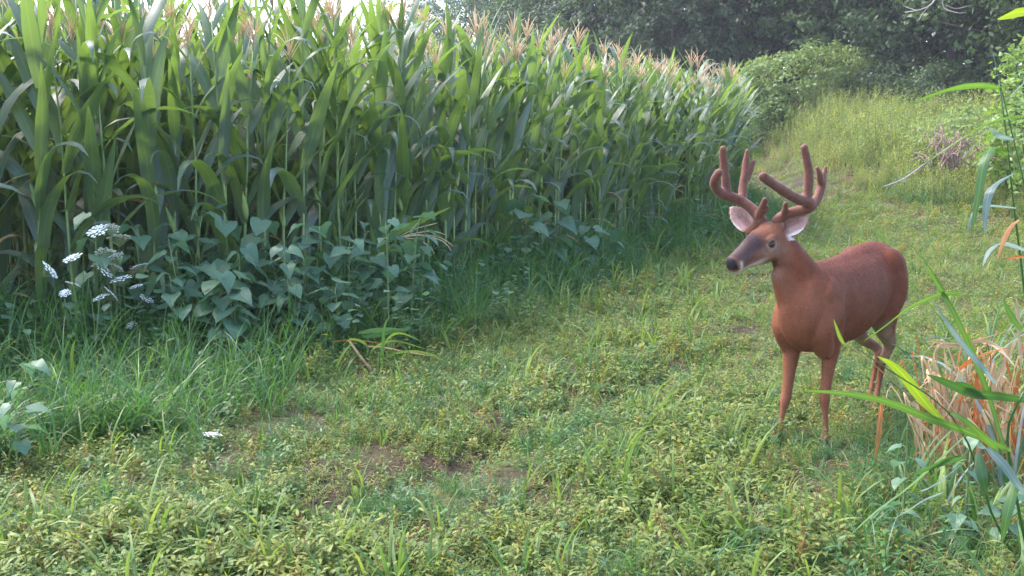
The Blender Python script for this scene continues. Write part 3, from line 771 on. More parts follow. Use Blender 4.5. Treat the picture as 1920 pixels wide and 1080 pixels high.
class Loft:
    def __init__(s): s.mb = MB()
    def rings(s, rings, n=24, egg=0.0):
        """rings: (centre, u axis, ru, v axis, rv); closed ends"""
        v = []
        for c, u, ru, w, rw in rings:
            for k in range(n):
                a = 2 * math.pi * k / n
                v.append(np.asarray(c) + math.cos(a) * ru * np.asarray(u) + math.sin(a) * rw * np.asarray(w) * (1 - egg * .0))
        m_ = len(rings)
        f = [(i * n + k, i * n + (k + 1) % n, (i + 1) * n + (k + 1) % n, (i + 1) * n + k) for i in range(m_ - 1) for k in range(n)]
        v.append(np.asarray(rings[0][0])); v.append(np.asarray(rings[-1][0])); a, b = m_ * n, m_ * n + 1
        f += [(a, (k + 1) % n, k) for k in range(n)] + [(b, (m_ - 1) * n + k, (m_ - 1) * n + (k + 1) % n) for k in range(n)]
        s.mb.add(v, f)
    def limb(s, pts, rad, n=14, m_=26, rnd=True, flat=None):
        P_ = catmull(np.column_stack([np.asarray(pts, float), np.asarray(rad, float)]), m_)
        p, r = P_[:, :3], np.maximum(P_[:, 3], .003)
        if rnd:      # rounded ends
            d0 = p[0] - p[1]; d0 /= np.linalg.norm(d0); d1 = p[-1] - p[-2]; d1 /= np.linalg.norm(d1)
            hd = [p[0] + d0 * r[0] * math.sin(a) for a in (1.4, 1.1, .75, .4)]; hr = [r[0] * math.cos(a) for a in (1.4, 1.1, .75, .4)]
            tl = [p[-1] + d1 * r[-1] * math.sin(a) for a in (.4, .75, 1.1, 1.4)]; tr_ = [r[-1] * math.cos(a) for a in (.4, .75, 1.1, 1.4)]
            p = np.vstack([hd, p, tl]); r = np.concatenate([hr, r, tr_])
        s.mb.tube(p, r, n)
    def ball(s, c, rx, ry, rz_, ax=None, n=14):
        ax = np.eye(3) if ax is None else np.asarray(ax); rr = []
        for a in np.linspace(-1.5, 1.5, 9): rr.append((np.asarray(c) + ax[0] * rx * math.sin(a), ax[1], ry * math.cos(a), ax[2], rz_ * math.cos(a)))
        s.rings(rr, n)

lf = Loft()
# trunk: t back from the forelegs, centre height, half height, half width
TS = [(-.140, .675, .045, .045), (-.128, .675, .085, .075), (-.10, .675, .135, .100), (-.04, .680, .188, .122), (.04, .688, .218, .134), (.16, .690, .222, .146), (.30, .688, .226, .162), (.44, .694, .228, .172), (.58, .712, .222, .170), (.70, .736, .214, .162), (.80, .748, .222, .162), (.89, .765, .195, .146), (.965, .772, .150, .118), (1.01, .775, .098, .082), (1.03, .775, .045, .04)]
tsm = catmull(TS, 46)
lf.rings([(B(t, 0, z), Lb, w, UP, h) for t, z, h, w in tsm], 28)
# shoulder and haunch masses
for sd_ in (-1, 1):
    lf.limb([B(.15, .070 * sd_, .80), B(.05, .100 * sd_, .70), B(-.025, .098 * sd_, .60), B(.02, .092 * sd_, .50)], [.060, .070, .062, .050])
    lf.limb([B(.80, .085 * sd_, .84), B(.80, .100 * sd_, .72), B(.74, .098 * sd_, .60), B(.80, .090 * sd_, .52)], [.105, .105, .088, .058])
# withers and croup
lf.limb([B(-.02, 0, .845), B(.10, 0, .862), B(.3, 0, .862), B(.5, 0, .872), B(.7, 0, .890), B(.84, 0, .882), B(.95, 0, .84)], [.045, .055, .060, .068, .078, .078, .07])
# tail
tail_pts = [B(.99, 0, .86), B(1.05, 0, .82), B(1.075, 0, .74), B(1.075, 0, .65), B(1.07, 0, .60)]
lf.limb(tail_pts, [.03, .036, .035, .028, .012])
# neck
NK = [(B(.10, 0, .73), .145), (B(.03, 0, .77), .135), (P(1512, 543, 5.135), .124), (P(1490, 505, 5.12), .100), (P(1474, 474, 5.125), .080), (P(1461, 450, 5.13), .070)]
lf.limb([a for a, r in NK], [r for a, r in NK], n=22)
lf.limb([B(-.03, 0, .62), P(1482, 560, 5.06), P(1465, 518, 5.06)], [.085, .070, .052], n=16)      # brisket to throat
# head
HA, HB = P(1456, 446, 5.155), P(1368, 497, 4.955)
hx = HB - HA; HLEN = np.linalg.norm(hx); hx /= HLEN
hf = hx.copy(); hf[2] = 0; hf /= np.linalg.norm(hf)
hl = np.array([-hf[1], hf[0], 0]); hu = np.cross(hx, hl); 
if hu[2] < 0: hu = -hu
def Hd(a, l, h): return HA + hx * a * HLEN + hl * l + hu * h      # head frame: along (0 poll .. 1 nose), left, up
HS = [(-.16, .010, .035, .035), (-.10, .008, .062, .060), (.0, .005, .085, .074), (.12, .002, .094, .079), (.25, .000, .092, .078), (.36, .003, .091, .072), (.48, .004, .081, .057), (.60, .003, .070, .047), (.72, .000, .060, .042), (.84, -.003, .052, .040), (.93, -.006, .047, .042), (.985, -.006, .040, .036), (1.005, -.006, .026, .024)]
hsm = catmull(HS, 34)
lf.rings([(Hd(a, 0, h), hl, w, hu, hh) for a, h, hh, w in hsm], 22)
for sd_ in (-1, 1):
    lf.ball(Hd(.31, .062 * sd_, .043), .035, .018, .018, (hx, hl, hu))          # brow over the eye
    lf.ball(Hd(.16, .050 * sd_, -.045), .06, .028, .045, (hx, hl, hu))           # cheek
    lf.ball(Hd(.955, .022 * sd_, .010), .016, .013, .016, (hx, hl, hu))          # nostril wing
lf.ball(Hd(.90, 0, -.046), .028, .028, .014, (hx, hl, hu))                      # chin
# pedicles
PEDL, PEDR = P(1463, 410, 5.125), P(1423, 408, 5.175)
lf.limb([Hd(.05, .035, .05), PEDL], [.034, .027]); lf.limb([Hd(.05, -.035, .05), PEDR], [.034, .027])
# legs
def fore(pxs, Ytop, Yb):
    pts, rad = [], []
    y0, y1 = pxs[0][1], pxs[-1][1]
    for x, y, r in pxs:
        f = (y - y0) / (y1 - y0); pts.append(P(x, y, Ytop + (Yb - Ytop) * f)); rad.append(r)
    lf.limb(pts, rad, m_=34)
fore([(1491, 590, .060), (1488, 625, .052), (1485, 650, .045), (1482, 675, .039), (1479, 705, .030), (1475, 738, .0265), (1472, 752, .0260), (1468, 770, .0155), (1464, 798, .0130), (1461, 814, .0175), (1457, 824, .0145)], FR[1] + .05, FR[1])
fore([(1560, 590, .062), (1560, 625, .054), (1559, 650, .046), (1555, 675, .038), (1551, 705, .029), (1547, 738, .0265), (1546, 752, .0260), (1547, 770, .0155), (1548, 800, .0130), (1547, 818, .0175), (1546, 829, .0145)], FL[1] + .05, FL[1])
for hoof, l0, sd_ in ((HL, .075, 1), (HR, -.055, -1)):
    th_ = np.dot(-(hoof - fm), Fb); lh = np.dot(hoof - fm, Lb)
    lf.limb([B(.82, .09 * sd_, .68), B(.77, .095 * sd_, .58), B(.82, .088 * sd_, .49), B(.93, .075 * sd_, .40), B(th_ + .11, lh * .6 + .03 * sd_, .335), B(th_ + .115, lh, .30), B(th_ + .09, lh, .25), B(th_ + .05, lh, .14), B(th_ + .02, lh, .075), B(th_ - .005, lh, .03)],
            [.088, .078, .056, .037, .027, .026, .0175, .0145, .0180, .0145], m_=40)
# hooves (two toes each)
for hoof in (FR, FL, HL, HR):
    for sd_ in (-1, 1):
        c = np.array([hoof[0], hoof[1], 0]) + Fb * .012 + Lb * .011 * sd_
        lf.limb([c + UP * .05, c + Fb * .012 + UP * .028, c + Fb * .032 + UP * .010], [.013, .0145, .010], n=10, m_=8)
# ears: cupped leaf shapes with thickness
def ear(base, tip, width_dir, open_dir, W, L):
    base, tip = np.asarray(base), np.asarray(tip); ax = tip - base; ln = np.linalg.norm(ax); ax /= ln
    w = width_dir - ax * np.dot(width_dir, ax); w /= np.linalg.norm(w); o = np.cross(ax, w)
    if np.dot(o, open_dir) < 0: o = -o
    n, m_ = 15, 9; outer, inner = [], []
    for i in range(n):
        s = i / (n - 1); ww = W * (.36 + .64 * math.sin(math.pi * min(1, s * .95 + .10)) ** .9) * (1 if s < .75 else max(.10, math.sqrt(max(0, 1 - ((s - .75) / .25) ** 2))))
        for k in range(m_):
            a = (k / (m_ - 1) - .5) * 2
            cup = .55 * (1 - s * .5)
            pos = base + ax * ln * s + w * ww * math.sin(a * 1.25) / math.sin(1.25) + o * ww * cup * (a * a) - o * ww * cup * .5
            outer.append(pos - o * .0075); inner.append(pos + o * .0075)
    v = outer + inner; q = n * m_; f = []
    for i in range(n - 1):
        for k in range(m_ - 1):
            a = i * m_ + k; f += [(a, a + 1, a + m_ + 1, a + m_), (q + a, q + a + m_, q + a + m_ + 1, q + a + 1)]
    bd = [k for k in range(m_)] + [i * m_ + m_ - 1 for i in range(1, n)] + [(n - 1) * m_ + k for k in range(m_ - 2, -1, -1)] + [i * m_ for i in range(n - 2, 0, -1)]
    for i, a in enumerate(bd):
        b = bd[(i + 1) % len(bd)]; f.append((a, q + a, q + b, b))
    lf.mb.add(v, f)
    return base, ax, ln, w, o
camdir = np.array([0, -1.0, .1])
EARL = ear(P(1464, 430, 5.12), P(1517, 406, 5.05), P(1500, 450, 5.03) - P(1490, 398, 5.07), camdir, .060, .16)
EARR = ear(P(1412, 432, 5.19), P(1369, 388, 5.26), P(1385, 440, 5.2) - P(1400, 385, 5.22), camdir, .050, .16)

raw = lf.mb.mesh('deer_raw', M['bark'])
def fix_normals(me_):
    bm = bmesh.new(); bm.from_mesh(me_); bmesh.ops.recalc_face_normals(bm, faces=bm.faces); bm.to_mesh(me_); bm.free()
fix_normals(raw)
tmp = bpy.data.objects.new('deer_raw', raw); COL.objects.link(tmp)
def remesh(ob, vox, it, fac=.5):
    a = ob.modifiers.new('r', 'REMESH'); a.mode = 'VOXEL'; a.voxel_size = vox; a.use_smooth_shade = True
    b_ = ob.modifiers.new('s', 'SMOOTH'); b_.factor = fac; b_.iterations = it
    dg = bpy.context.evaluated_depsgraph_get()
    me2 = bpy.data.meshes.new_from_object(ob.evaluated_get(dg))
    old = ob.data; bpy.data.objects.remove(ob); bpy.data.meshes.remove(old)
    return me2
body = remesh(tmp, .0054, 2)
V = np.empty(len(body.vertices) * 3); body.vertices.foreach_get('co', V); V = V.reshape(-1, 3)
# melt the seams between muscles, most on the trunk and neck, least on the head and feet
ed_ = np.empty(len(body.edges) * 2, np.int32); body.edges.foreach_get('vertices', ed_); ed_ = ed_.reshape(-1, 2)
deg = np.bincount(ed_.ravel(), minlength=len(V))[:, None]
hd_ = smooth(.10, .20, np.linalg.norm(V - (HA + hx * .14), axis=1)) * smooth(1.16, 1.06, V[:, 2])
for eb, ax, ln, w, o in (EARL, EARR):
    t_ = np.clip((V - eb) @ ax, 0, ln); hd_ = hd_ * smooth(.07, .11, np.linalg.norm(V - eb - t_[:, None] * ax, axis=1))
wt_ = (.012 + .988 * hd_ * smooth(.36, .52, V[:, 2]))[:, None] * .6
for _ in range(22):
    acc = np.stack([np.bincount(ed_[:, 0], V[ed_[:, 1], k], len(V)) + np.bincount(ed_[:, 1], V[ed_[:, 0], k], len(V)) for k in range(3)], 1) / deg
    V = V + (acc - V) * wt_
body.vertices.foreach_set('co', V.ravel()); body.update()
NV = np.empty(len(body.vertices) * 3); body.vertices.foreach_get('normal', NV); NV = NV.reshape(-1, 3)
# coat pattern of the animal, with the lit chest front painted in
rel = V - np.array([fm[0], fm[1], 0]); vt = -(rel @ Fb); vl = rel @ Lb; vz = V[:, 2]
ha = ((V - HA) @ hx) / HLEN; hlat = (V - HA) @ hl; hup = (V - HA) @ hu
def mixc(c, col, w): return c * (1 - w[:, None]) + np.array(col) * w[:, None]
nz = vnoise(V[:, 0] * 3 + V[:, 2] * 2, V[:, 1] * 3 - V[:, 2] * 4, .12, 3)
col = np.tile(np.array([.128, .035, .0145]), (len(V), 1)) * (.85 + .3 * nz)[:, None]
col = mixc(col, (.19, .066, .033), smooth(.12, -.06, vt) * smooth(.95, .75, vz) * .8)      # light painted into the coat: chest and neck front paler than the flank
body_m = smooth(.25, .35, vz)
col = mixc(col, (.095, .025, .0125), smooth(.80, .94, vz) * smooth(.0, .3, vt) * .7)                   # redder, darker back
col = mixc(col, (.32, .18, .12), smooth(.52, .43, vz) * smooth(.15, .35, vt) * smooth(.36, .42, vz) * .8)           # pale belly
col = mixc(col, (.235, .088, .046), smooth(.55, .40, vz) * smooth(.35, .2, vt) * .65)                   # lighter forelegs
inner = smooth(.02, -.03, vl * np.sign(vl) - .075)
col = mixc(col, (.33, .20, .145), smooth(.60, .50, vz) * smooth(.55, .7, vt) * smooth(.25, .34, vz) * smooth(.0, .5, (NV @ Fb)) * .85)     # pale front and inside of the hind legs
hock = np.exp(-((vz - .31) / .045) ** 2) * smooth(.8, .9, vt)
col = mixc(col, (.10, .05, .045), hock * .6 * smooth(.1, -.4, NV @ Fb))
col = mixc(col, (.235, .105, .062), smooth(.25, .1, vz) * .5)
col = mixc(col, (.025, .018, .016), smooth(.048, .036, vz))                                           # hooves
tl_ = smooth(1.035, 1.05, vt) * smooth(.9, .85, vz)
col = mixc(col, (.22, .09, .06), tl_ * .5)
# head
hm_ = smooth(.14, .09, np.abs(hlat)) * smooth(-.4, .0, ha) * smooth(-.115, -.075, hup) * smooth(.17, .14, hup) * (ha < 1.15)
front = hm_ * smooth(.02, .10, ha)
col = mixc(col, (.22, .095, .060), front * .6)
col = mixc(col, (.062, .034, .034), hm_ * smooth(.38, .50, ha) * smooth(-.015, .025, hup - .012) * smooth(.97, .93, ha))     # dark bridge of the nose
col = mixc(col, (.075, .042, .040), hm_ * smooth(.55, .70, ha) * smooth(-.03, -.01, hup) * smooth(.90, .86, ha) * .8)        # dark side of the muzzle
col = mixc(col, (.26, .155, .12), hm_ * smooth(.10, .25, ha) * smooth(.62, .45, ha) * smooth(.03, .0, hup) * smooth(-.06, -.03, hup) * .55)
col = mixc(col, (.46, .37, .33), hm_ * smooth(.35, .55, ha) * smooth(-.030, -.044, hup))                                    # white chin and lower jaw
col = mixc(col, (.48, .42, .40), hm_ * np.exp(-((ha - .885) / .028) ** 2) * smooth(.015, -.005, hup) * .85)                   # pale ring behind the nose
col = mixc(col, (.020, .016, .018), hm_ * smooth(.945, .965, ha) * smooth(-.030, -.020, hup))                                # nose pad
EYE = [Hd(.335, .0705, .020), Hd(.335, -.0705, .020)]
for e in EYE:
    de = np.linalg.norm(V - e, axis=1)
    col = mixc(col, (.30, .20, .155), smooth(.038, .024, de) * .6)
    col = mixc(col, (.06, .035, .03), smooth(.024, .018, de))
    pre = np.linalg.norm(V - (e + hx * .038 - hu * .018), axis=1); col = mixc(col, (.10, .055, .05), smooth(.018, .008, pre) * .7)
# throat
thr = np.exp(-(np.linalg.norm(V - P(1440, 512, 5.03), axis=1) / .055) ** 2)
col = mixc(col, (.34, .21, .15), np.clip(thr * 1.1, 0, 1) * .55)
# ears: pale pink inside, white rim
for eb, ax, ln, w, o in (EARL, EARR):
    r_ = V - eb; ea = (r_ @ ax) / ln; ew = r_ @ w; eo = r_ @ o
    ism = ((ea > .12) & (ea < 1.1) & (np.abs(ew) < .075) & (np.abs(eo) < .045)).astype(float) * smooth(.10, .25, ea)
    inn = smooth(.05, .35, NV @ o)
    col = mixc(col, (.42, .25, .225), ism * inn)
    col = mixc(col, (.22, .105, .09), ism * inn * smooth(.024, .008, np.abs(ew + .006)) * smooth(.85, .55, ea) * .75)
    col = mixc(col, (.60, .52, .48), ism * inn * smooth(.036, .046, np.abs(ew)))
    col = mixc(col, (.22, .10, .075), ism * (1 - inn) * .8)
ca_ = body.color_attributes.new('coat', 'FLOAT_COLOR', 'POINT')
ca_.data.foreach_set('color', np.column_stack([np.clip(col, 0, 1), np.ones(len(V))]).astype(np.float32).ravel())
body.vertices.foreach_set('co', (V - D0).ravel()); body.update()

def fur_mat(name, attr=None, base=None, sheen=.03, bump=.35, sc=220.0):
    m, nt, out = new_mat(name)
    bs = N(nt, 'ShaderNodeBsdfPrincipled'); bs.inputs['Roughness'].default_value = .6; bs.inputs['Specular IOR Level'].default_value = .14
    bs.inputs['Sheen Weight'].default_value = sheen; bs.inputs['Sheen Roughness'].default_value = .45; bs.inputs['Sheen Tint'].default_value = (1, .86, .82, 1)
    tc = N(nt, 'ShaderNodeTexCoord'); mp = N(nt, 'ShaderNodeMapping'); mp.inputs['Scale'].default_value = (1, 1, .35)
    nt.links.new(tc.outputs['Object'], mp.inputs['Vector'])
    nz_ = N(nt, 'ShaderNodeTexNoise'); nz_.inputs['Scale'].default_value = sc; nz_.inputs['Detail'].default_value = 4
    nt.links.new(mp.outputs[0], nz_.inputs['Vector'])
    n3 = N(nt, 'ShaderNodeTexNoise'); n3.inputs['Scale'].default_value = 26; n3.inputs['Detail'].default_value = 5
    nt.links.new(mp.outputs[0], n3.inputs['Vector'])
    ad = N(nt, 'ShaderNodeMath', operation='MULTIPLY_ADD'); ad.inputs[1].default_value = .6
    nt.links.new(n3.outputs['Fac'], ad.inputs[0]); nt.links.new(nz_.outputs['Fac'], ad.inputs[2])
    mr = N(nt, 'ShaderNodeMapRange'); mr.inputs['From Min'].default_value = .55; mr.inputs['From Max'].default_value = 1.05; mr.inputs['To Min'].default_value = .72; mr.inputs['To Max'].default_value = 1.22
    nt.links.new(ad.outputs[0], mr.inputs['Value'])
    mx = N(nt, 'ShaderNodeMix', data_type='RGBA', blend_type='MULTIPLY'); mx.inputs['Factor'].default_value = 1
    if attr:
        a = N(nt, 'ShaderNodeVertexColor', layer_name=attr); nt.links.new(a.outputs['Color'], mx.inputs['A'])
    else: mx.inputs['A'].default_value = (*base, 1)
    nt.links.new(mr.outputs['Result'], mx.inputs['B']); nt.links.new(mx.outputs['Result'], bs.inputs['Base Color'])
    bp = N(nt, 'ShaderNodeBump'); bp.inputs['Strength'].default_value = bump; bp.inputs['Distance'].default_value = .006
    nt.links.new(ad.outputs[0], bp.inputs['Height']); nt.links.new(bp.outputs['Normal'], bs.inputs['Normal'])
    nt.links.new(bs.outputs[0], out.inputs['Surface'])
    return m
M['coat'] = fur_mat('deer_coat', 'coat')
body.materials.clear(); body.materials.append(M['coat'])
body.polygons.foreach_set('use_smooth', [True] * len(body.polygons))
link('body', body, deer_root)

# antlers in velvet
M['velvet'] = fur_mat('antler_velvet', None, (.14, .056, .038), sheen=.2, bump=.5, sc=160)
def rough_up(v, me_):
    nn = np.empty(len(v) * 3); me_.vertices.foreach_get('normal', nn); nn = nn.reshape(-1, 3)
    d = (vnoise(v[:, 0] + v[:, 2], v[:, 1] - v[:, 2] * .6, .022, 5) - .5) * .0025 + (vnoise(v[:, 0] - v[:, 2], v[:, 1] + v[:, 2], .05, 6) - .5) * .004
    return v + nn * d[:, None]
def antler(chains):
    g = Loft()
    for pts, rad in chains: g.limb([P(*q) for q in pts], rad, n=14, m_=28)
    ob = bpy.data.objects.new('antler_raw', g.mb.mesh('antler_raw', M['velvet'])); COL.objects.link(ob)
    fix_normals(ob.data); me2 = remesh(ob, .0042, 6)
    v = np.empty(len(me2.vertices) * 3); me2.vertices.foreach_get('co', v); me2.vertices.foreach_set('co', (rough_up(v.reshape(-1, 3), me2) - D0).ravel())
    me2.materials.clear(); me2.materials.append(M['velvet']); me2.polygons.foreach_set('use_smooth', [True] * len(me2.polygons)); me2.update()
    return link('antler', me2, deer_root)
antler([  # deer's left antler
    ([(1459, 414, 5.12), (1470, 404, 5.10), (1492, 396, 5.07), (1512, 391, 5.045), (1521, 385, 5.035), (1512, 377, 5.02), (1494, 372, 4.985), (1468, 357, 4.92), (1448, 344, 4.87), (1431, 331, 4.83)], [.031, .028, .026, .027, .029, .029, .027, .0255, .0245, .0215]),
    ([(1511, 377, 5.02), (1516, 350, 5.015), (1516, 322, 5.01), (1512, 298, 5.00), (1508, 277, 4.99)], [.025, .0235, .0225, .0215, .0195]),
    ([(1521, 387, 5.035), (1533, 372, 5.06), (1539, 354, 5.08), (1542, 338, 5.09), (1548, 315, 5.10)], [.026, .0235, .0220, .0200, .010]),
    ([(1540, 346, 5.08), (1537, 330, 5.07), (1533, 315, 5.06)], [.018, .0165, .010]),
    ([(1468, 408, 5.10), (1471, 396, 5.07), (1473, 382, 5.05)], [.018, .0155, .012])])
antler([  # deer's right antler
    ([(1427, 414, 5.17), (1418, 400, 5.185), (1403, 386, 5.205), (1388, 376, 5.22), (1370, 369, 5.21), (1352, 362, 5.18), (1342, 352, 5.15), (1340, 340, 5.12), (1344, 329, 5.10), (1348, 323, 5.09)], [.031, .028, .027, .027, .026, .026, .025, .0235, .0215, .019]),
    ([(1362, 364, 5.20), (1361, 342, 5.20), (1358, 315, 5.20), (1356, 293, 5.19), (1356, 279, 5.18)], [.025, .0225, .0215, .0205, .0185]),
    ([(1392, 374, 5.225), (1393, 352, 5.25), (1397, 326, 5.27), (1399, 303, 5.28), (1401, 283, 5.28)], [.024, .0225, .021, .0175, .010]),
    ([(1400, 335, 5.27), (1408, 318, 5.28), (1413, 303, 5.28)], [.017, .015, .010]),
    ([(1422, 408, 5.165), (1428, 392, 5.13), (1434, 375, 5.10)], [.021, .0185, .0135]),
    ([(1425, 402, 5.16), (1434, 396, 5.13), (1437, 389, 5.12)], [.016, .0145, .011])])
# eyes
m, nt, out = new_mat('deer_eye'); bs = N(nt, 'ShaderNodeBsdfPrincipled'); bs.inputs['Base Color'].default_value = (.012, .007, .006, 1); bs.inputs['Roughness'].default_value = .08
nt.links.new(bs.outputs[0], out.inputs['Surface']); M['eye'] = m
for e, sd_ in zip(EYE, (1, -1)):
    g = Loft(); g.ball(e - hl * .0065 * sd_ - D0, .019, .016, .0145, (hx, hl, hu), 16); g.mb.build('eye', M['eye'], deer_root)
# short fur lying back over the coat
body.calc_loop_triangles()
tri = np.empty(len(body.loop_triangles) * 3, np.int32); body.loop_triangles.foreach_get('vertices', tri); tri = tri.reshape(-1, 3)
ar_ = np.linalg.norm(np.cross(V[tri[:, 1]] - V[tri[:, 0]], V[tri[:, 2]] - V[tri[:, 0]]), axis=1)
NF = 80000
pick = RNG.choice(len(tri), NF, p=ar_ / ar_.sum()); w_ = RNG.dirichlet((1, 1, 1), NF)
fp = np.einsum('ij,ijk->ik', w_, V[tri[pick]]); fn = np.einsum('ij,ijk->ik', w_, NV[tri[pick]]); fcol = np.einsum('ij,ijk->ik', w_, np.clip(col, 0, 1)[tri[pick]])
okf = (fp[:, 2] > .05) & (fcol.max(1) > .035); fp, fn, fcol = fp[okf], fn[okf], fcol[okf]; NF = len(fp)
hdm = np.linalg.norm(fp - (HA + hx * .16), axis=1) < .24
flow = np.where(hdm[:, None], -hx + np.array([0, 0, -.2]), np.where((fp[:, 2] < .45)[:, None], np.array([0, 0, -1.0]), -Fb * .75 + np.array([0, 0, -.6]))) + RNG.normal(0, .22, (NF, 3))
flow -= fn * np.sum(flow * fn, 1)[:, None]; flow /= np.maximum(np.linalg.norm(flow, axis=1), 1e-6)[:, None]
fl = (RNG.uniform(.010, .020, NF) * np.where(hdm, .45, 1) * np.where(fp[:, 2] < .4, .5, 1))[:, None]
sdv = np.cross(flow, fn); tipv = fp + (flow * .94 + fn * .26) * fl - D0; bp_ = fp - D0 - fn * .001
fv = np.stack([bp_ - sdv * .0009, bp_ + sdv * .0009, tipv], 1).reshape(-1, 3)
fm_ = bpy.data.meshes.new('fur'); fm_.vertices.add(len(fv)); fm_.vertices.foreach_set('co', fv.astype(np.float32).ravel())
fm_.loops.add(NF * 3); fm_.polygons.add(NF); fm_.loops.foreach_set('vertex_index', np.arange(NF * 3, dtype=np.int32)); fm_.polygons.foreach_set('loop_start', np.arange(0, NF * 3, 3, dtype=np.int32))
fm_.update(calc_edges=True)
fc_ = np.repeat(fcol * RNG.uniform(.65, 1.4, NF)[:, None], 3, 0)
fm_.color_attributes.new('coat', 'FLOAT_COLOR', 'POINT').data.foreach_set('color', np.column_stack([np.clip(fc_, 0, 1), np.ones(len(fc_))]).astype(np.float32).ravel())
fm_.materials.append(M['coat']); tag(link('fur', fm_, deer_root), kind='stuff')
tag(deer_root, 'red-brown buck with velvet antlers standing on the grass track, head turned', 'deer')

# ================================================================== WEEDS AND FLOWERS AT THE FOOT OF THE CORN
def broad_leaf_mesh(seed):
    """heart-shaped leaf with a drooping tip, base at origin pointing along +x, unit length 1"""
    rs = random.Random(seed); mb = MB()
    out = [(-.10, .10), (-.16, .28), (-.02, .46), (.2, .52), (.42, .44), (.62, .30), (.82, .13), (1.0, 0)]
    mid = [(0, 0), (0, 0), (.06, 0), (.22, 0), (.42, 0), (.62, 0), (.82, 0), (1.0, 0)]
    dr = rs.uniform(.15, .5); cup = rs.uniform(.05, .25)
    def z(x, y): return -dr * max(x, 0) ** 2 + cup * abs(y) + .05 * math.sin(9 * x + 7 * y + seed)
    v, f = [], []
    for sd_ in (1, -1):
        b = len(v)
        for (mx_, my_), (ox, oy) in zip(mid, out): v += [(mx_, 0, z(mx_, 0)), (ox * rs.uniform(.95, 1.05), oy * sd_ * rs.uniform(.92, 1.08), z(ox, oy))]
        for i in range(7):
            q = (b + 2 * i, b + 2 * i + 1, b + 2 * i + 3, b + 2 * i + 2); f.append(q if sd_ < 0 else q[::-1])
    ac = [0 if i % 2 == 0 else 1 for i in range(len(v))]
    mb.add(v, f, ac)
    return mb.mesh('leaf', M['broad'])
BL = [broad_leaf_mesh(i) for i in range(8)]
def broad_weed(top, size, nleaf, label, group, spread=1.0):
    x, y = top[0], top[1]; g = float(gz(x, y)); h = max(top[2] - g, .12)
    root = empty('broadleaf_weed', (x, y, g), random.uniform(0, 6.28))
    mb = MB(); lean = np.array([random.uniform(-.1, .1), random.uniform(-.1, .1), 0]) * h
    zz = np.linspace(0, 1, 6); pts = np.stack([lean[0] * zz ** 2, lean[1] * zz ** 2, h * zz - .02], 1)
    mb.tube(pts, np.linspace(.007, .003, 6), 5); st = mb.build('stem', M['weedstem'], root)
    for i in range(nleaf):
        f = 1 - (i / nleaf) * .72; c = np.array([np.interp(f, zz, pts[:, k]) for k in range(3)])
        az = i * 2.4 + random.uniform(-.4, .4); pl = size * random.uniform(.45, 1.0) * spread * (1.1 - .4 * f); el = random.uniform(.2, .9)
        e = c + np.array([math.cos(az) * math.cos(el), math.sin(az) * math.cos(el), math.sin(el)]) * pl
        mb = MB(); mb.tube([c, (c + e) / 2 + [0, 0, .01], e], [.0028, .0024, .002], 4, cap=False); mb.build('petiole', M['weedstem'], st)
        s = size * random.uniform(.75, 1.2)
        link('leaf', random.choice(BL), root, tuple(e), (random.uniform(-.35, .35), random.uniform(-.1, .6), az), (s, s, s))
    tag(root, label, 'weed', group)
wp = [(350, 400, .3, .12, 8), (425, 395, .2, .13, 8), (490, 420, .35, .14, 9), (525, 450, .5, .13, 8), (430, 470, .45, .14, 9), (375, 512, .6, .13, 7), (515, 545, .75, .13, 8), (570, 570, .8, .12, 9), (610, 535, .65, .12, 9), (655, 545, .6, .12, 8), (640, 590, .85, .11, 8), (560, 500, .45, .12, 8), (455, 530, .55, .12, 7), (700, 500, .5, .11, 8), (740, 470, .4, .12, 8), (690, 450, .2, .12, 7), (620, 450, .2, .12, 7), (800, 520, .5, .10, 7),
      (985, 375, .35, .16, 8), (1040, 385, .4, .16, 8), (1095, 425, .5, .15, 8), (1135, 440, .6, .15, 7), (175, 405, .35, .13, 7), (260, 430, .3, .12, 8), (305, 420, .25, .12, 8)]
rw = random.Random(77)
for _ in range(26):
    a = rw.uniform(300, 800); wp.append((a, rw.uniform(440, 600) - .08 * (a - 300), rw.uniform(.3, 1.1), rw.uniform(.08, .125), rw.randint(7, 10)))
for a, b, off, s, nl in wp:
    if a > 900: lb, gr = 'tall weed with wide heart-shaped leaves below the far corn, before the bend', 'broadleaf weeds under the far corn'
    else:
        wh = 'beside the white lacy flowers' if a < 345 else 'beside the bent corn plant' if a > 640 else 'between the white flowers and the bent corn plant'
        lb, gr = 'leafy heart-leaved weed at the corn foot, ' + wh, 'broadleaf weeds ' + wh
    broad_weed(at_edge(a, b, off + .12), s * 1.2, nl + 2, lb, gr, .9)
for a, b, z, s, nl, lb in [(55, 680, .42, .09, 7, 'broadleaf weed with pale drooping leaves in the long grass before the corn'), (25, 765, .33, .09, 8, 'broadleaf weed low in the long grass nearest the corn corner'), (435, 640, .18, .10, 5, 'small flat-leaved weed at the shaded foot of the corn'), (515, 660, .16, .10, 5, 'small round-leaved weed in the shade between grass and corn')]:
    broad_weed(G(a, b, z), s, nl, lb, None)

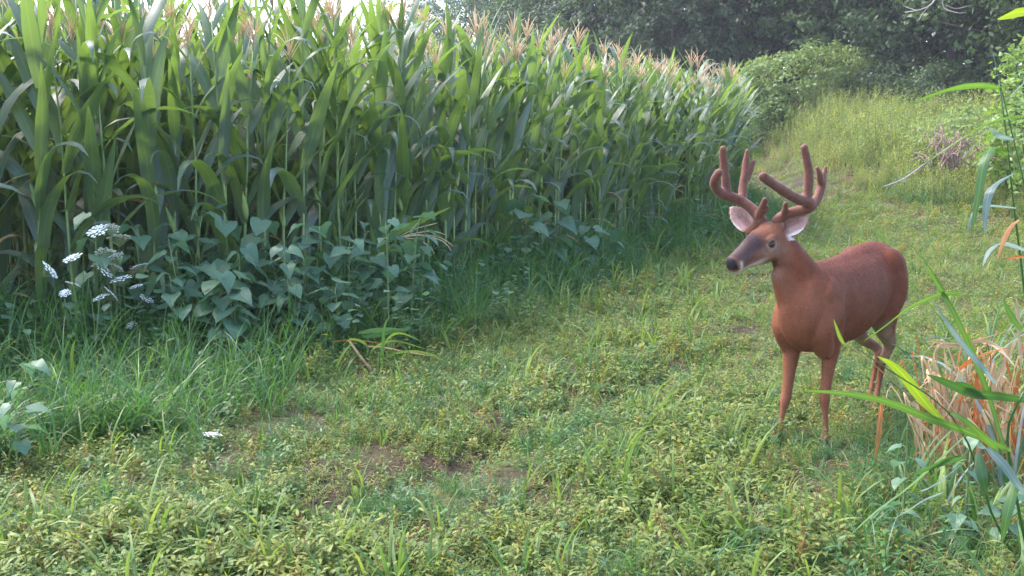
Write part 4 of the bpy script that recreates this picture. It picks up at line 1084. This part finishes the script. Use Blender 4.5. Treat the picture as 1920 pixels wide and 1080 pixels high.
# white lacy flower heads (umbels)
def umbel_mesh(seed, R_):
    rs = random.Random(seed); mb = MB()
    for k in range(30):
        r = R_ * math.sqrt((k + .5) / 30); a = k * 2.4; c = np.array([r * math.cos(a), r * math.sin(a), -.18 * R_ * (r / R_) ** 2 + rs.uniform(-.002, .002)])
        q = R_ * .16 * rs.uniform(.8, 1.25); n_ = 6
        ring = [c + np.array([q * math.cos(i * 2 * math.pi / n_ + a), q * math.sin(i * 2 * math.pi / n_ + a), rs.uniform(-.15, .05) * q]) for i in range(n_)]
        mb.cur = 0; mb.add([c + [0, 0, q * .35]] + ring, [(0, 1 + i, 1 + (i + 1) % n_) for i in range(n_)])
        mb.cur = 1; mb.tube([(0, 0, -R_ * 1.0), c - [0, 0, .003]], [.0012, .0009], 3, cap=False)
    return mb.mesh('flower_head', [M['white_flower'], M['weedstem']], False)
UM = [umbel_mesh(i, .045) for i in range(5)]
def lace(p, s, label, group, tilt=None):
    g = float(gz(p[0], p[1])); root = empty('lace_flower', (p[0], p[1], g)); h = p[2] - g
    rx, ry = (random.uniform(.2, 1.1), random.uniform(-.5, .5)) if tilt is None else tilt
    link('flower_head', random.choice(UM), root, (0, 0, h), (rx, ry, random.uniform(0, 6)), (s, s, s))
    mb = MB(); nb = np.array(Euler((rx, ry, 0)).to_matrix() @ Vector((0, 0, -.045 * s)))
    mb.tube(catmull([(random.uniform(-.05, .05), random.uniform(-.05, .05), -.02), (.02, 0, h * .5), nb + [0, 0, h]], 6), np.linspace(.0028, .0016, 6), 4); mb.build('stem', M['weedstem'], root)
    tag(root, label, 'flower', group)
for a, b, s in [(97, 505, 1.1), (134, 481, 1.0), (181, 430, 1.1), (206, 428, 1.0), (223, 442, 1.2), (199, 472, 1.1), (215, 482, 1.0), (190, 491, 1.0), (197, 503, 1.1), (216, 499, .9), (226, 520, 1.1), (261, 497, 1.0), (188, 555, .9), (210, 549, 1.0), (276, 558, .8), (245, 608, .6), (138, 531, .8), (121, 548, .6), (255, 535, .7)]:
    lace(at_edge(a, b, .62), s * 1.4, 'white lacy flower head on a thin stem among the weeds below the corn', 'white flowers below the corn')
p = G(398, 812, .09); lace(p, 1.05, 'lone white flower head low in the trampled grass of the track', None, (.15, 0))
p = G(375, 803, .08); lace(p, .28, 'tiny white bud beside the lone low flower head on the track', None, (.1, 0))

# ---- blades placed along a path given by picture points and depths
def px_blade(root, pts, wmax, mat, name='leaf', roll=(0, 0, 1), fold=.2, wave=.06, n=12, taper='both'):
    o = np.array(root.location)
    c = catmull([P(*q) - o for q in pts], n)
    s = np.linspace(0, 1, n)
    if taper == 'both': w = wmax * np.sin(np.pi * (.06 + .94 * s) ** .8) ** .7
    elif taper == 'tip': w = wmax * np.clip(.6 + s * 2, 0, 1) * np.clip((1 - s) * 2.0, 0, 1) ** .8
    else: w = np.full(n, wmax)
    w = np.maximum(w, wmax * .05)
    mb = MB(); mb.ribbon(c, w, np.tile(np.array(roll, float), (n, 1)), fold, wave, 2.3, random.random() * 6)
    return mb.build(name, mat, root)
def px_stem(root, pts, r0, r1, mat, name='stem', n=10, sides=6):
    o = np.array(root.location); c = catmull([P(*q) - o for q in pts], n)
    mb = MB(); mb.tube(c, np.linspace(r0, r1, n), sides); return mb.build(name, mat, root)

# bent corn plant leaning out of the field, with its tassel
a0 = at_edge(690, 500, .35); Y0 = a0[1]; g0 = P(655, 640, Y0 + .2)
root = empty('bent_corn_plant', (g0[0], g0[1], float(gz(g0[0], g0[1]))))
px_stem(root, [(655, 600, Y0 + .2), (660, 540, Y0 + .15), (675, 485, Y0 + .05), (710, 465, Y0 - .05), (745, 445, Y0 - .1)], .012, .006, M['stalk'], 'stalk')
px_blade(root, [(705, 462, Y0 - .05), (745, 437, Y0 - .1), (800, 410, Y0 - .15), (846, 388, Y0 - .18)], .045, M['corn_leaf'], fold=.15, taper='tip', roll=(.2, -.7, .6))
px_blade(root, [(740, 447, Y0 - .1), (762, 452, Y0 - .15), (780, 463, Y0 - .2), (788, 475, Y0 - .22)], .03, M['corn_leaf'], roll=(.2, -.7, .6))
px_blade(root, [(660, 500, Y0 + .05), (675, 492, Y0), (690, 494, Y0 - .02), (700, 505, Y0)], .03, M['corn_leaf'], roll=(.1, -.6, .7))
px_blade(root, [(680, 480, Y0), (715, 470, Y0 - .1), (745, 470, Y0 - .15), (765, 500, Y0 - .2)], .035, M['corn_leaf'], roll=(.2, -.7, .6))
for q in [[(745, 446), (780, 440), (825, 445), (850, 462)], [(745, 446), (785, 436), (815, 434), (835, 440)], [(745, 446), (790, 441), (830, 452), (846, 470)], [(745, 446), (775, 430), (805, 422), (820, 418)], [(745, 446), (780, 448), (805, 462), (815, 476)]]:
    px_stem(root, [(x, y, Y0 - .12) for x, y in q], .004, .0025, M['tassel'], 'tassel_branch', 7, 5)
tag(root, 'bent corn plant leaning out of the field with drooping tassel', 'corn plant')
# fallen stalk with dry leaves at the field foot
g0 = G(690, 690, .02); Y0 = g0[1]
root = empty('fallen_corn_stalk', (g0[0], g0[1], float(gz(g0[0], g0[1]))))
px_stem(root, [(697, 694, Y0 - .05), (680, 675, Y0), (662, 650, Y0 + .05), (655, 640, Y0 + .08)], .013, .008, M['corn_dry'], 'stalk')
px_stem(root, [(690, 650, Y0 + .1), (720, 652, Y0 + .05), (760, 660, Y0), (810, 668, Y0 - .05)], .008, .004, M['corn_dry'], 'stalk')
px_blade(root, [(620, 641, Y0 + .1), (650, 638, Y0 + .05), (690, 640, Y0), (720, 646, Y0)], .005, M['corn_orange'], 'dry_leaf')
px_blade(root, [(645, 674, Y0), (665, 678, Y0 - .02), (685, 684, Y0 - .05)], .010, M['corn_orange'], 'dry_leaf')
for q in [[(672, 625), (700, 620), (735, 618), (765, 620)], [(680, 632), (710, 628), (740, 620), (772, 616)]]:
    px_blade(root, [(x, y, Y0 + .05 - .03 * i) for i, (x, y) in enumerate(q)], .016, M['tallgrass'])
for q in [[(690, 690), (700, 655), (740, 640), (800, 655)], [(700, 692), (735, 665), (790, 660), (840, 680)], [(680, 690), (690, 650), (660, 635), (640, 650)], [(705, 690), (725, 640), (750, 625), (790, 640)]]:
    px_blade(root, [(x, y, Y0 - .04 * i) for i, (x, y) in enumerate(q)], .014, M['corn_leaf'], roll=(.3, -.6, .6))
px_blade(root, [(735, 655, Y0), (742, 668, Y0 - .05), (748, 690, Y0 - .08)], .012, M['tallgrass'], 'hanging_leaf')
tag(root, 'fallen pale corn stalk with orange dry leaves at the foot of the field', 'corn stalk')
# broad single grass plants that stand out
for q, w, lb, mt in [([(383, 660), (383, 610), (386, 575), (396, 568), (405, 585)], .022, 'single pale arching broad grass leaf before the corn', 'tallgrass'),
                 ([(715, 690), (718, 650), (722, 610), (732, 590)], .010, 'upright thin grass stem beside the fallen corn stalk', 'tallgrass'),
                 ([(275, 555), (290, 520), (302, 520), (308, 560)], .03, 'small arched corn leaf shoot beside the white flowers', 'corn_leaf')]:
    g0 = G(q[0][0], q[0][1] + 25, 0) if q[0][1] > 600 else at_edge(q[0][0], q[0][1], .6)
    Y0 = g0[1]; root = empty('grass_shoot', (g0[0], g0[1], float(gz(g0[0], g0[1]))))
    px_blade(root, [(x, y, Y0 - .02 * i) for i, (x, y) in enumerate(q)], w, M[mt], roll=(1, -.2, .1), taper='tip')
    f = P(q[0][0], q[0][1], Y0); mb = MB(); mb.tube([(0, 0, -.02), tuple(f - np.array(root.location) + [0, 0, .02])], [.004, .003], 5); mb.build('stem', M['weedstem'], root)
    tag(root, lb, 'grass')

# ================================================================== RIGHT FOREGROUND
for k, c in {'reed': [(.050, .105, .026), (.070, .145, .032), (.10, .185, .038)], 'reed_dark': [(.030, .080, .020), (.045, .105, .026)], 'reed_blue': [(.11, .16, .14), (.16, .21, .19)], 'lime': [(.13, .21, .035), (.19, .27, .045)]}.items():
    M[k] = leaf_mat(k, c, trans=.38, rough=.42, spec=.6, vein=tuple(min(1, v * 1.5) for v in c[-1]), noise_scale=8)
M['straw'] = leaf_mat('straw', [(.22, .15, .085), (.34, .25, .15), (.48, .37, .25)], trans=.25, rough=.7, spec=.25, noise_scale=14)
M['straw_red'] = leaf_mat('straw_red', [(.22, .085, .03), (.32, .14, .055), (.38, .20, .09)], trans=.3, rough=.7, spec=.25, noise_scale=14)
M['purple'] = solid_mat('purple_stem', [(.24, .15, .20), (.34, .24, .28)], rough=.7)

def ground_pt(px, Y):
    x = (px - 960) / F_PX * Y; return (x, Y, float(gz(x, Y)))
def foot(root, px, Y):
    """picture point where the plant root meets the ground"""
    return None
RV = (.15, -.25, 1)
# --- tall cane grass at the edge of the view
root = empty('tall_cane_grass', ground_pt(1945, 3.9)); Y = 3.7
px_stem(root, [(1975, 950, 3.9), (1945, 760, 3.85), (1918, 520, 3.8), (1900, 380, 3.75), (1888, 260, 3.7), (1873, 150, 3.7)], .0055, .002, M['reed_dark'])
px_stem(root, [(1985, 950, 3.95), (1965, 640, 3.95), (1925, 370, 3.9), (1895, 240, 3.9), (1862, 100, 3.85)], .005, .0015, M['reed_dark'])
px_blade(root, [(1889, 290, Y), (1862, 276, Y - .05), (1845, 305, Y - .1), (1834, 370, Y - .12), (1820, 442, Y - .12)], .017, M['reed'], roll=(1, -.3, .3))
px_blade(root, [(1900, 325, Y), (1875, 338, Y - .05), (1856, 358, Y - .1), (1848, 400, Y - .1), (1846, 438, Y - .1)], .015, M['reed_blue'], roll=(1, -.4, .4))
px_blade(root, [(1905, 390, Y), (1850, 385, Y - .05), (1826, 398, Y - .1), (1813, 440, Y - .1)], .008, M['reed_blue'], roll=(1, -.4, .4))
px_blade(root, [(1888, 262, Y), (1868, 250, Y), (1840, 262, Y - .02), (1795, 304, Y - .1)], .011, M['reed'], roll=(.4, -.6, .6))
px_blade(root, [(1900, 262, Y), (1875, 255, Y - .05), (1852, 238, Y - .1)], .009, M['reed_blue'], roll=(.2, -.6, .8))
px_blade(root, [(1876, 165, Y), (1845, 160, Y - .03), (1812, 161, Y - .06), (1770, 170, Y - .1), (1700, 196, Y - .16)], .013, M['reed'], roll=(.1, -.7, .8))
px_blade(root, [(1935, 22, Y), (1910, 22, Y - .05), (1890, 28, Y - .08), (1870, 36, Y - .1)], .020, M['lime'], roll=(.1, -.7, .8))
px_stem(root, [(1965, 640, 3.95), (1950, 300, 3.9), (1945, 120, 3.8), (1935, 22, 3.7)], .005, .002, M['reed_dark'])
px_blade(root, [(1930, 215, Y), (1860, 228, Y - .05), (1800, 262, Y - .1), (1740, 302, Y - .15), (1692, 328, Y - .2)], .006, M['reed'], 'arching_leaf', roll=(.3, -.5, .7))
px_blade(root, [(1925, 150, Y), (1905, 168, Y - .04), (1886, 188, Y - .08)], .012, M['reed_blue'], roll=(.3, -.6, .7))
px_stem(root, [(1935, 214, Y + .02), (1860, 230, Y - .04), (1800, 263, Y - .09), (1745, 300, Y - .14), (1700, 332, Y - .19), (1680, 342, Y - .2), (1657, 350, Y - .2)], .0030, .0022, M['purple'], 'seed_stalk', 16)
px_blade(root, [(1910, 412, Y), (1895, 425, Y - .05), (1882, 452, Y - .08), (1868, 492, Y - .1)], .009, M['straw_red'], 'dry_leaf', roll=(1, -.3, .3))
px_blade(root, [(1925, 470, Y), (1880, 455, Y - .05), (1855, 470, Y - .08), (1842, 500, Y - .1)], .011, M['reed_blue'], roll=(.8, -.4, .4))
px_blade(root, [(1930, 480, Y), (1900, 482, Y - .05), (1872, 488, Y - .1)], .008, M['straw_red'], 'dry_leaf', roll=(.2, -.6, .7))
tag(root, 'tall thin cane grass with drooping blades rising above the bank', 'grass')

# --- broad-bladed grass plants in front of the deer
root = empty('broad_blade_grass', ground_pt(1885, 3.5)); Y = 3.3
px_stem(root, [(1930, 1075, 3.5), (1915, 980, 3.45), (1895, 880, 3.4), (1890, 800, 3.35), (1920, 735, 3.3)], .006, .004, M['reed_dark'])
px_stem(root, [(1925, 1075, 3.5), (1870, 990, 3.4), (1840, 900, 3.35), (1800, 800, 3.3), (1740, 740, 3.25), (1660, 690, 3.2), (1590, 640, 3.2)], .005, .0015, M['reed_dark'])
px_blade(root, [(1896, 845, Y + .05), (1820, 812, Y), (1740, 783, Y - .05), (1660, 752, Y - .1), (1580, 737, Y - .15), (1492, 732, Y - .2)], .0135, M['reed'], 'long_leaf', roll=(.05, -.35, 1), n=16)
px_blade(root, [(1935, 752, Y + .05), (1870, 742, Y), (1820, 736, Y - .05), (1770, 715, Y - .1), (1738, 702, Y - .12)], .017, M['reed_dark'], roll=(.05, -.4, 1))
px_blade(root, [(1885, 850, Y + .05), (1850, 730, Y + .05), (1800, 610, Y), (1765, 545, Y), (1735, 498, Y - .05)], .009, M['reed'], roll=(1, -.3, .2), n=14)
px_blade(root, [(1868, 720, Y + .05), (1835, 680, Y), (1795, 632, Y - .02), (1752, 568, Y - .05)], .0115, M['reed_blue'], roll=(1, -.4, -.3))
px_blade(root, [(1800, 552, Y), (1765, 550, Y), (1705, 576, Y - .05), (1660, 610, Y - .1), (1612, 645, Y - .15)], .0115, M['reed'], roll=(.3, -.5, .8))
px_blade(root, [(1775, 800, Y), (1735, 755, Y), (1700, 710, Y - .05), (1672, 682, Y - .08), (1645, 668, Y - .1)], .018, M['lime'], roll=(.6, -.5, .5))
px_stem(root, [(1760, 790, Y), (1690, 730, Y - .02), (1640, 685, Y - .04), (1600, 655, Y - .06), (1580, 645, Y - .08)], .0022, .0018, M['drygrass'], 'seed_stem', 8, 5)
px_blade(root, [(1584, 648, Y - .08), (1574, 630, Y - .08), (1563, 598, Y - .08)], .006, M['lime'], 'seed_head', roll=(1, -.2, 0))
px_blade(root, [(1810, 815, Y), (1760, 862, Y - .05), (1700, 915, Y - .12), (1640, 960, Y - .15), (1585, 1012, Y - .2)], .011, M['reed'], roll=(.7, -.4, .6))
px_blade(root, [(1805, 858, Y), (1775, 862, Y - .05), (1740, 876, Y - .1), (1708, 893, Y - .12)], .022, M['reed_dark'], roll=(.1, -.6, .8))
px_blade(root, [(1800, 872, Y), (1775, 892, Y - .05), (1745, 912, Y - .08), (1722, 922, Y - .1)], .016, M['reed_blue'], roll=(.2, -.7, .7))
px_blade(root, [(1770, 922, Y), (1735, 935, Y - .05), (1700, 958, Y - .1), (1672, 975, Y - .12)], .017, M['reed_blue'], roll=(.2, -.7, .6))
px_blade(root, [(1835, 850, Y), (1842, 890, Y - .05), (1850, 930, Y - .05)], .018, M['reed_dark'], roll=(1, -.2, 0))
px_blade(root, [(1850, 840, Y), (1880, 870, Y - .05), (1905, 905, Y - .05), (1925, 930, Y)], .015, M['reed_blue'], roll=(.6, -.5, .6))
px_blade(root, [(1845, 745, Y), (1810, 722, Y - .05), (1790, 716, Y - .05)], .012, M['reed_dark'], roll=(.1, -.6, .8))
px_blade(root, [(1870, 845, Y), (1845, 820, Y - .05), (1805, 785, Y - .05), (1770, 770, Y)], .012, M['reed'], roll=(.4, -.5, .8))
px_blade(root, [(1905, 900, Y), (1890, 960, Y - .05), (1878, 1020, Y - .05)], .016, M['reed'], roll=(1, -.3, .1))
px_blade(root, [(1915, 620, Y + .1), (1895, 590, Y + .1), (1880, 560, Y + .1)], .010, M['reed'], roll=(.8, -.4, .4))
tag(root, 'broad-bladed green grass whose long leaf crosses in front of the deer', 'grass')

# --- further grass plants filling the bank
gl = ['grass plant with arching blades rooted behind the dry straw clump', 'grass plant with arching blades rooted before the dry straw clump', 'grass plant with arching blades beside the tall cane grass', 'grass plant with arching blades beside the orange dry stem', 'low grass plant under the broad green blades', 'grass plant with narrow blades at the outer side of the straw clump', 'stout grass plant beyond the straw clump']
for i, (gx_, gy_, L, n_) in enumerate([(2.35, 5.3, .95, 9), (1.72, 4.0, .55, 9), (2.05, 4.1, .9, 9), (1.62, 4.15, .45, 8), (1.78, 3.75, .5, 9), (2.25, 4.7, .8, 9), (2.75, 5.9, 1.1, 10)]):
    root = empty('grass_plant', (gx_, gy_, float(gz(gx_, gy_))))
    for k in range(n_):
        mb = MB(); curve_leaf(mb, (random.uniform(-.03, .03), random.uniform(-.03, .03), -.02), k * 2.4 + random.random(), L * random.uniform(.6, 1.1), random.uniform(.007, .012), random.uniform(1.05, 1.5), random.uniform(.5, 2.0), n=10, p=1.8, twist=random.uniform(-1, 1), fold=.25, wave=.08, taper='grass', sway=random.uniform(-.2, .2))
        mb.build('leaf', M[random.choice(['reed', 'reed', 'reed_dark', 'tallgrass', 'lime', 'reed_blue'])], root)
    tag(root, gl[i], 'grass')

# --- leafy green weeds at the bottom corner
for i, (px, py, z, s, n) in enumerate([(1700, 845, .40, .06, 6), (1815, 880, .45, .055, 7), (1790, 1000, .18, .06, 9), (1890, 985, .25, .065, 9), (1690, 960, .22, .055, 8)]):
    p = P(px, py, 3.75 - .05 * i); broad_weed((p[0], p[1], max(z, p[2])), s, n, ['bright green leafy weed before the dry straw clump', 'slender leafy weed among the broad grass blades', 'low leafy weed beneath the broad grass blades', 'low leafy weed beneath the tall cane grass', 'grey-green leafy weed beside the orange dry stem'][i], None)

# --- clump of dry straw-coloured leaves
g0 = ground_pt(1840, 4.55); root = empty('dry_straw_clump', g0)
rs = random.Random(11)
def dry(pts, w, mt, nm='dry_leaf', roll=None):
    px_blade(root, pts, w, M[mt], nm, roll or (rs.uniform(-1, 1), -.5, rs.uniform(-.6, 1)), fold=.35, wave=.25, n=10)
Yd = 4.45
for q, w, mt in [([(1790, 790), (1765, 720), (1752, 668), (1768, 645), (1772, 690)], .016, 'straw'), ([(1800, 820), (1770, 735), (1742, 690), (1742, 720)], .014, 'straw'), ([(1740, 640), (1800, 645), (1860, 630), (1912, 612)], .007, 'straw'),
                 ([(1745, 735), (1790, 700), (1840, 668), (1900, 650)], .016, 'straw_red'), ([(1750, 650), (1800, 648), (1850, 640), (1885, 660)], .010, 'straw'), ([(1855, 780), (1835, 730), (1838, 690), (1860, 660)], .014, 'straw_red'),
                 ([(1700, 775), (1712, 790), (1716, 830), (1718, 862)], .017, 'straw'), ([(1710, 760), (1735, 745), (1760, 730)], .014, 'straw'), ([(1700, 770), (1730, 800), (1780, 840), (1815, 880)], .008, 'straw'),
                 ([(1790, 820), (1810, 770), (1815, 745), (1830, 740)], .013, 'straw'), ([(1800, 800), (1830, 770), (1860, 750)], .015, 'straw_red'), ([(1885, 760), (1895, 800), (1905, 850)], .014, 'straw_red'), ([(1905, 560), (1910, 640), (1915, 700)], .013, 'straw'), ([(1830, 640), (1870, 655), (1905, 690)], .018, 'straw')]:
    dry([(x, y, Yd - .25 * (i / len(q))) for i, (x, y) in enumerate(q)], w, mt)
for k in range(135):
    x0 = rs.uniform(1730, 1935); y0 = rs.uniform(850, 940); L = rs.uniform(70, 250); dx = rs.uniform(-70, 60); yb = Yd + rs.uniform(-.25, .35)
    top = (x0 + dx, y0 - L); bend = rs.uniform(-60, 60)
    dry([(x0, y0, yb), (x0 + dx * .4, y0 - L * .55, yb - .03), (top[0], top[1], yb - .08), (top[0] + bend, top[1] + rs.uniform(5, 80), yb - .12)], rs.uniform(.0025, .008), 'straw' if rs.random() < .62 else 'straw_red')
tag(root, 'clump of dry pinkish straw leaves bent over on the bank', 'dry grass')
# --- orange dry stem standing before the deer's hind leg
g0 = G(1640, 905, 0); root = empty('dry_grass_plant', tuple(g0)); Y = g0[1]
px_blade(root, [(1652, 755, Y - .02), (1650, 790, Y), (1644, 840, Y), (1636, 890, Y)], .011, M['straw_red'], 'dry_leaf', roll=(1, -.2, 0))
px_blade(root, [(1636, 880, Y), (1640, 905, Y - .05), (1652, 930, Y - .1), (1660, 940, Y - .12)], .008, M['straw'], 'dry_leaf', roll=(1, -.3, .2))
px_stem(root, [(1640, 915, Y), (1644, 860, Y), (1652, 760, Y - .02)], .003, .002, M['straw_red'], 'stem', 6, 5)
tag(root, 'orange dry grass stem standing before the deer hind leg', 'dry grass')

# ================================================================== AIR
mb = MB()
x0, x1, y0, y1, z0, z1 = -320, 320, -80, 420, -2.0, 24.0
v = [(x0, y0, z0), (x1, y0, z0), (x1, y1, z0), (x0, y1, z0), (x0, y0, z1), (x1, y0, z1), (x1, y1, z1), (x0, y1, z1)]
mb.add(v, [(3, 2, 1, 0), (4, 5, 6, 7), (0, 1, 5, 4), (1, 2, 6, 5), (2, 3, 7, 6), (3, 0, 4, 7)])
m, nt, out = new_mat('haze_air')
pv = N(nt, 'ShaderNodeVolumePrincipled'); pv.inputs['Color'].default_value = (.92, .90, 1.0, 1); pv.inputs['Density'].default_value = .0007; pv.inputs['Anisotropy'].default_value = 0.0
nt.links.new(pv.outputs[0], out.inputs['Volume'])
hz = mb.build('haze', m, None, False)
tag(hz, 'thin pale evening haze filling the air', 'haze', kind='stuff')
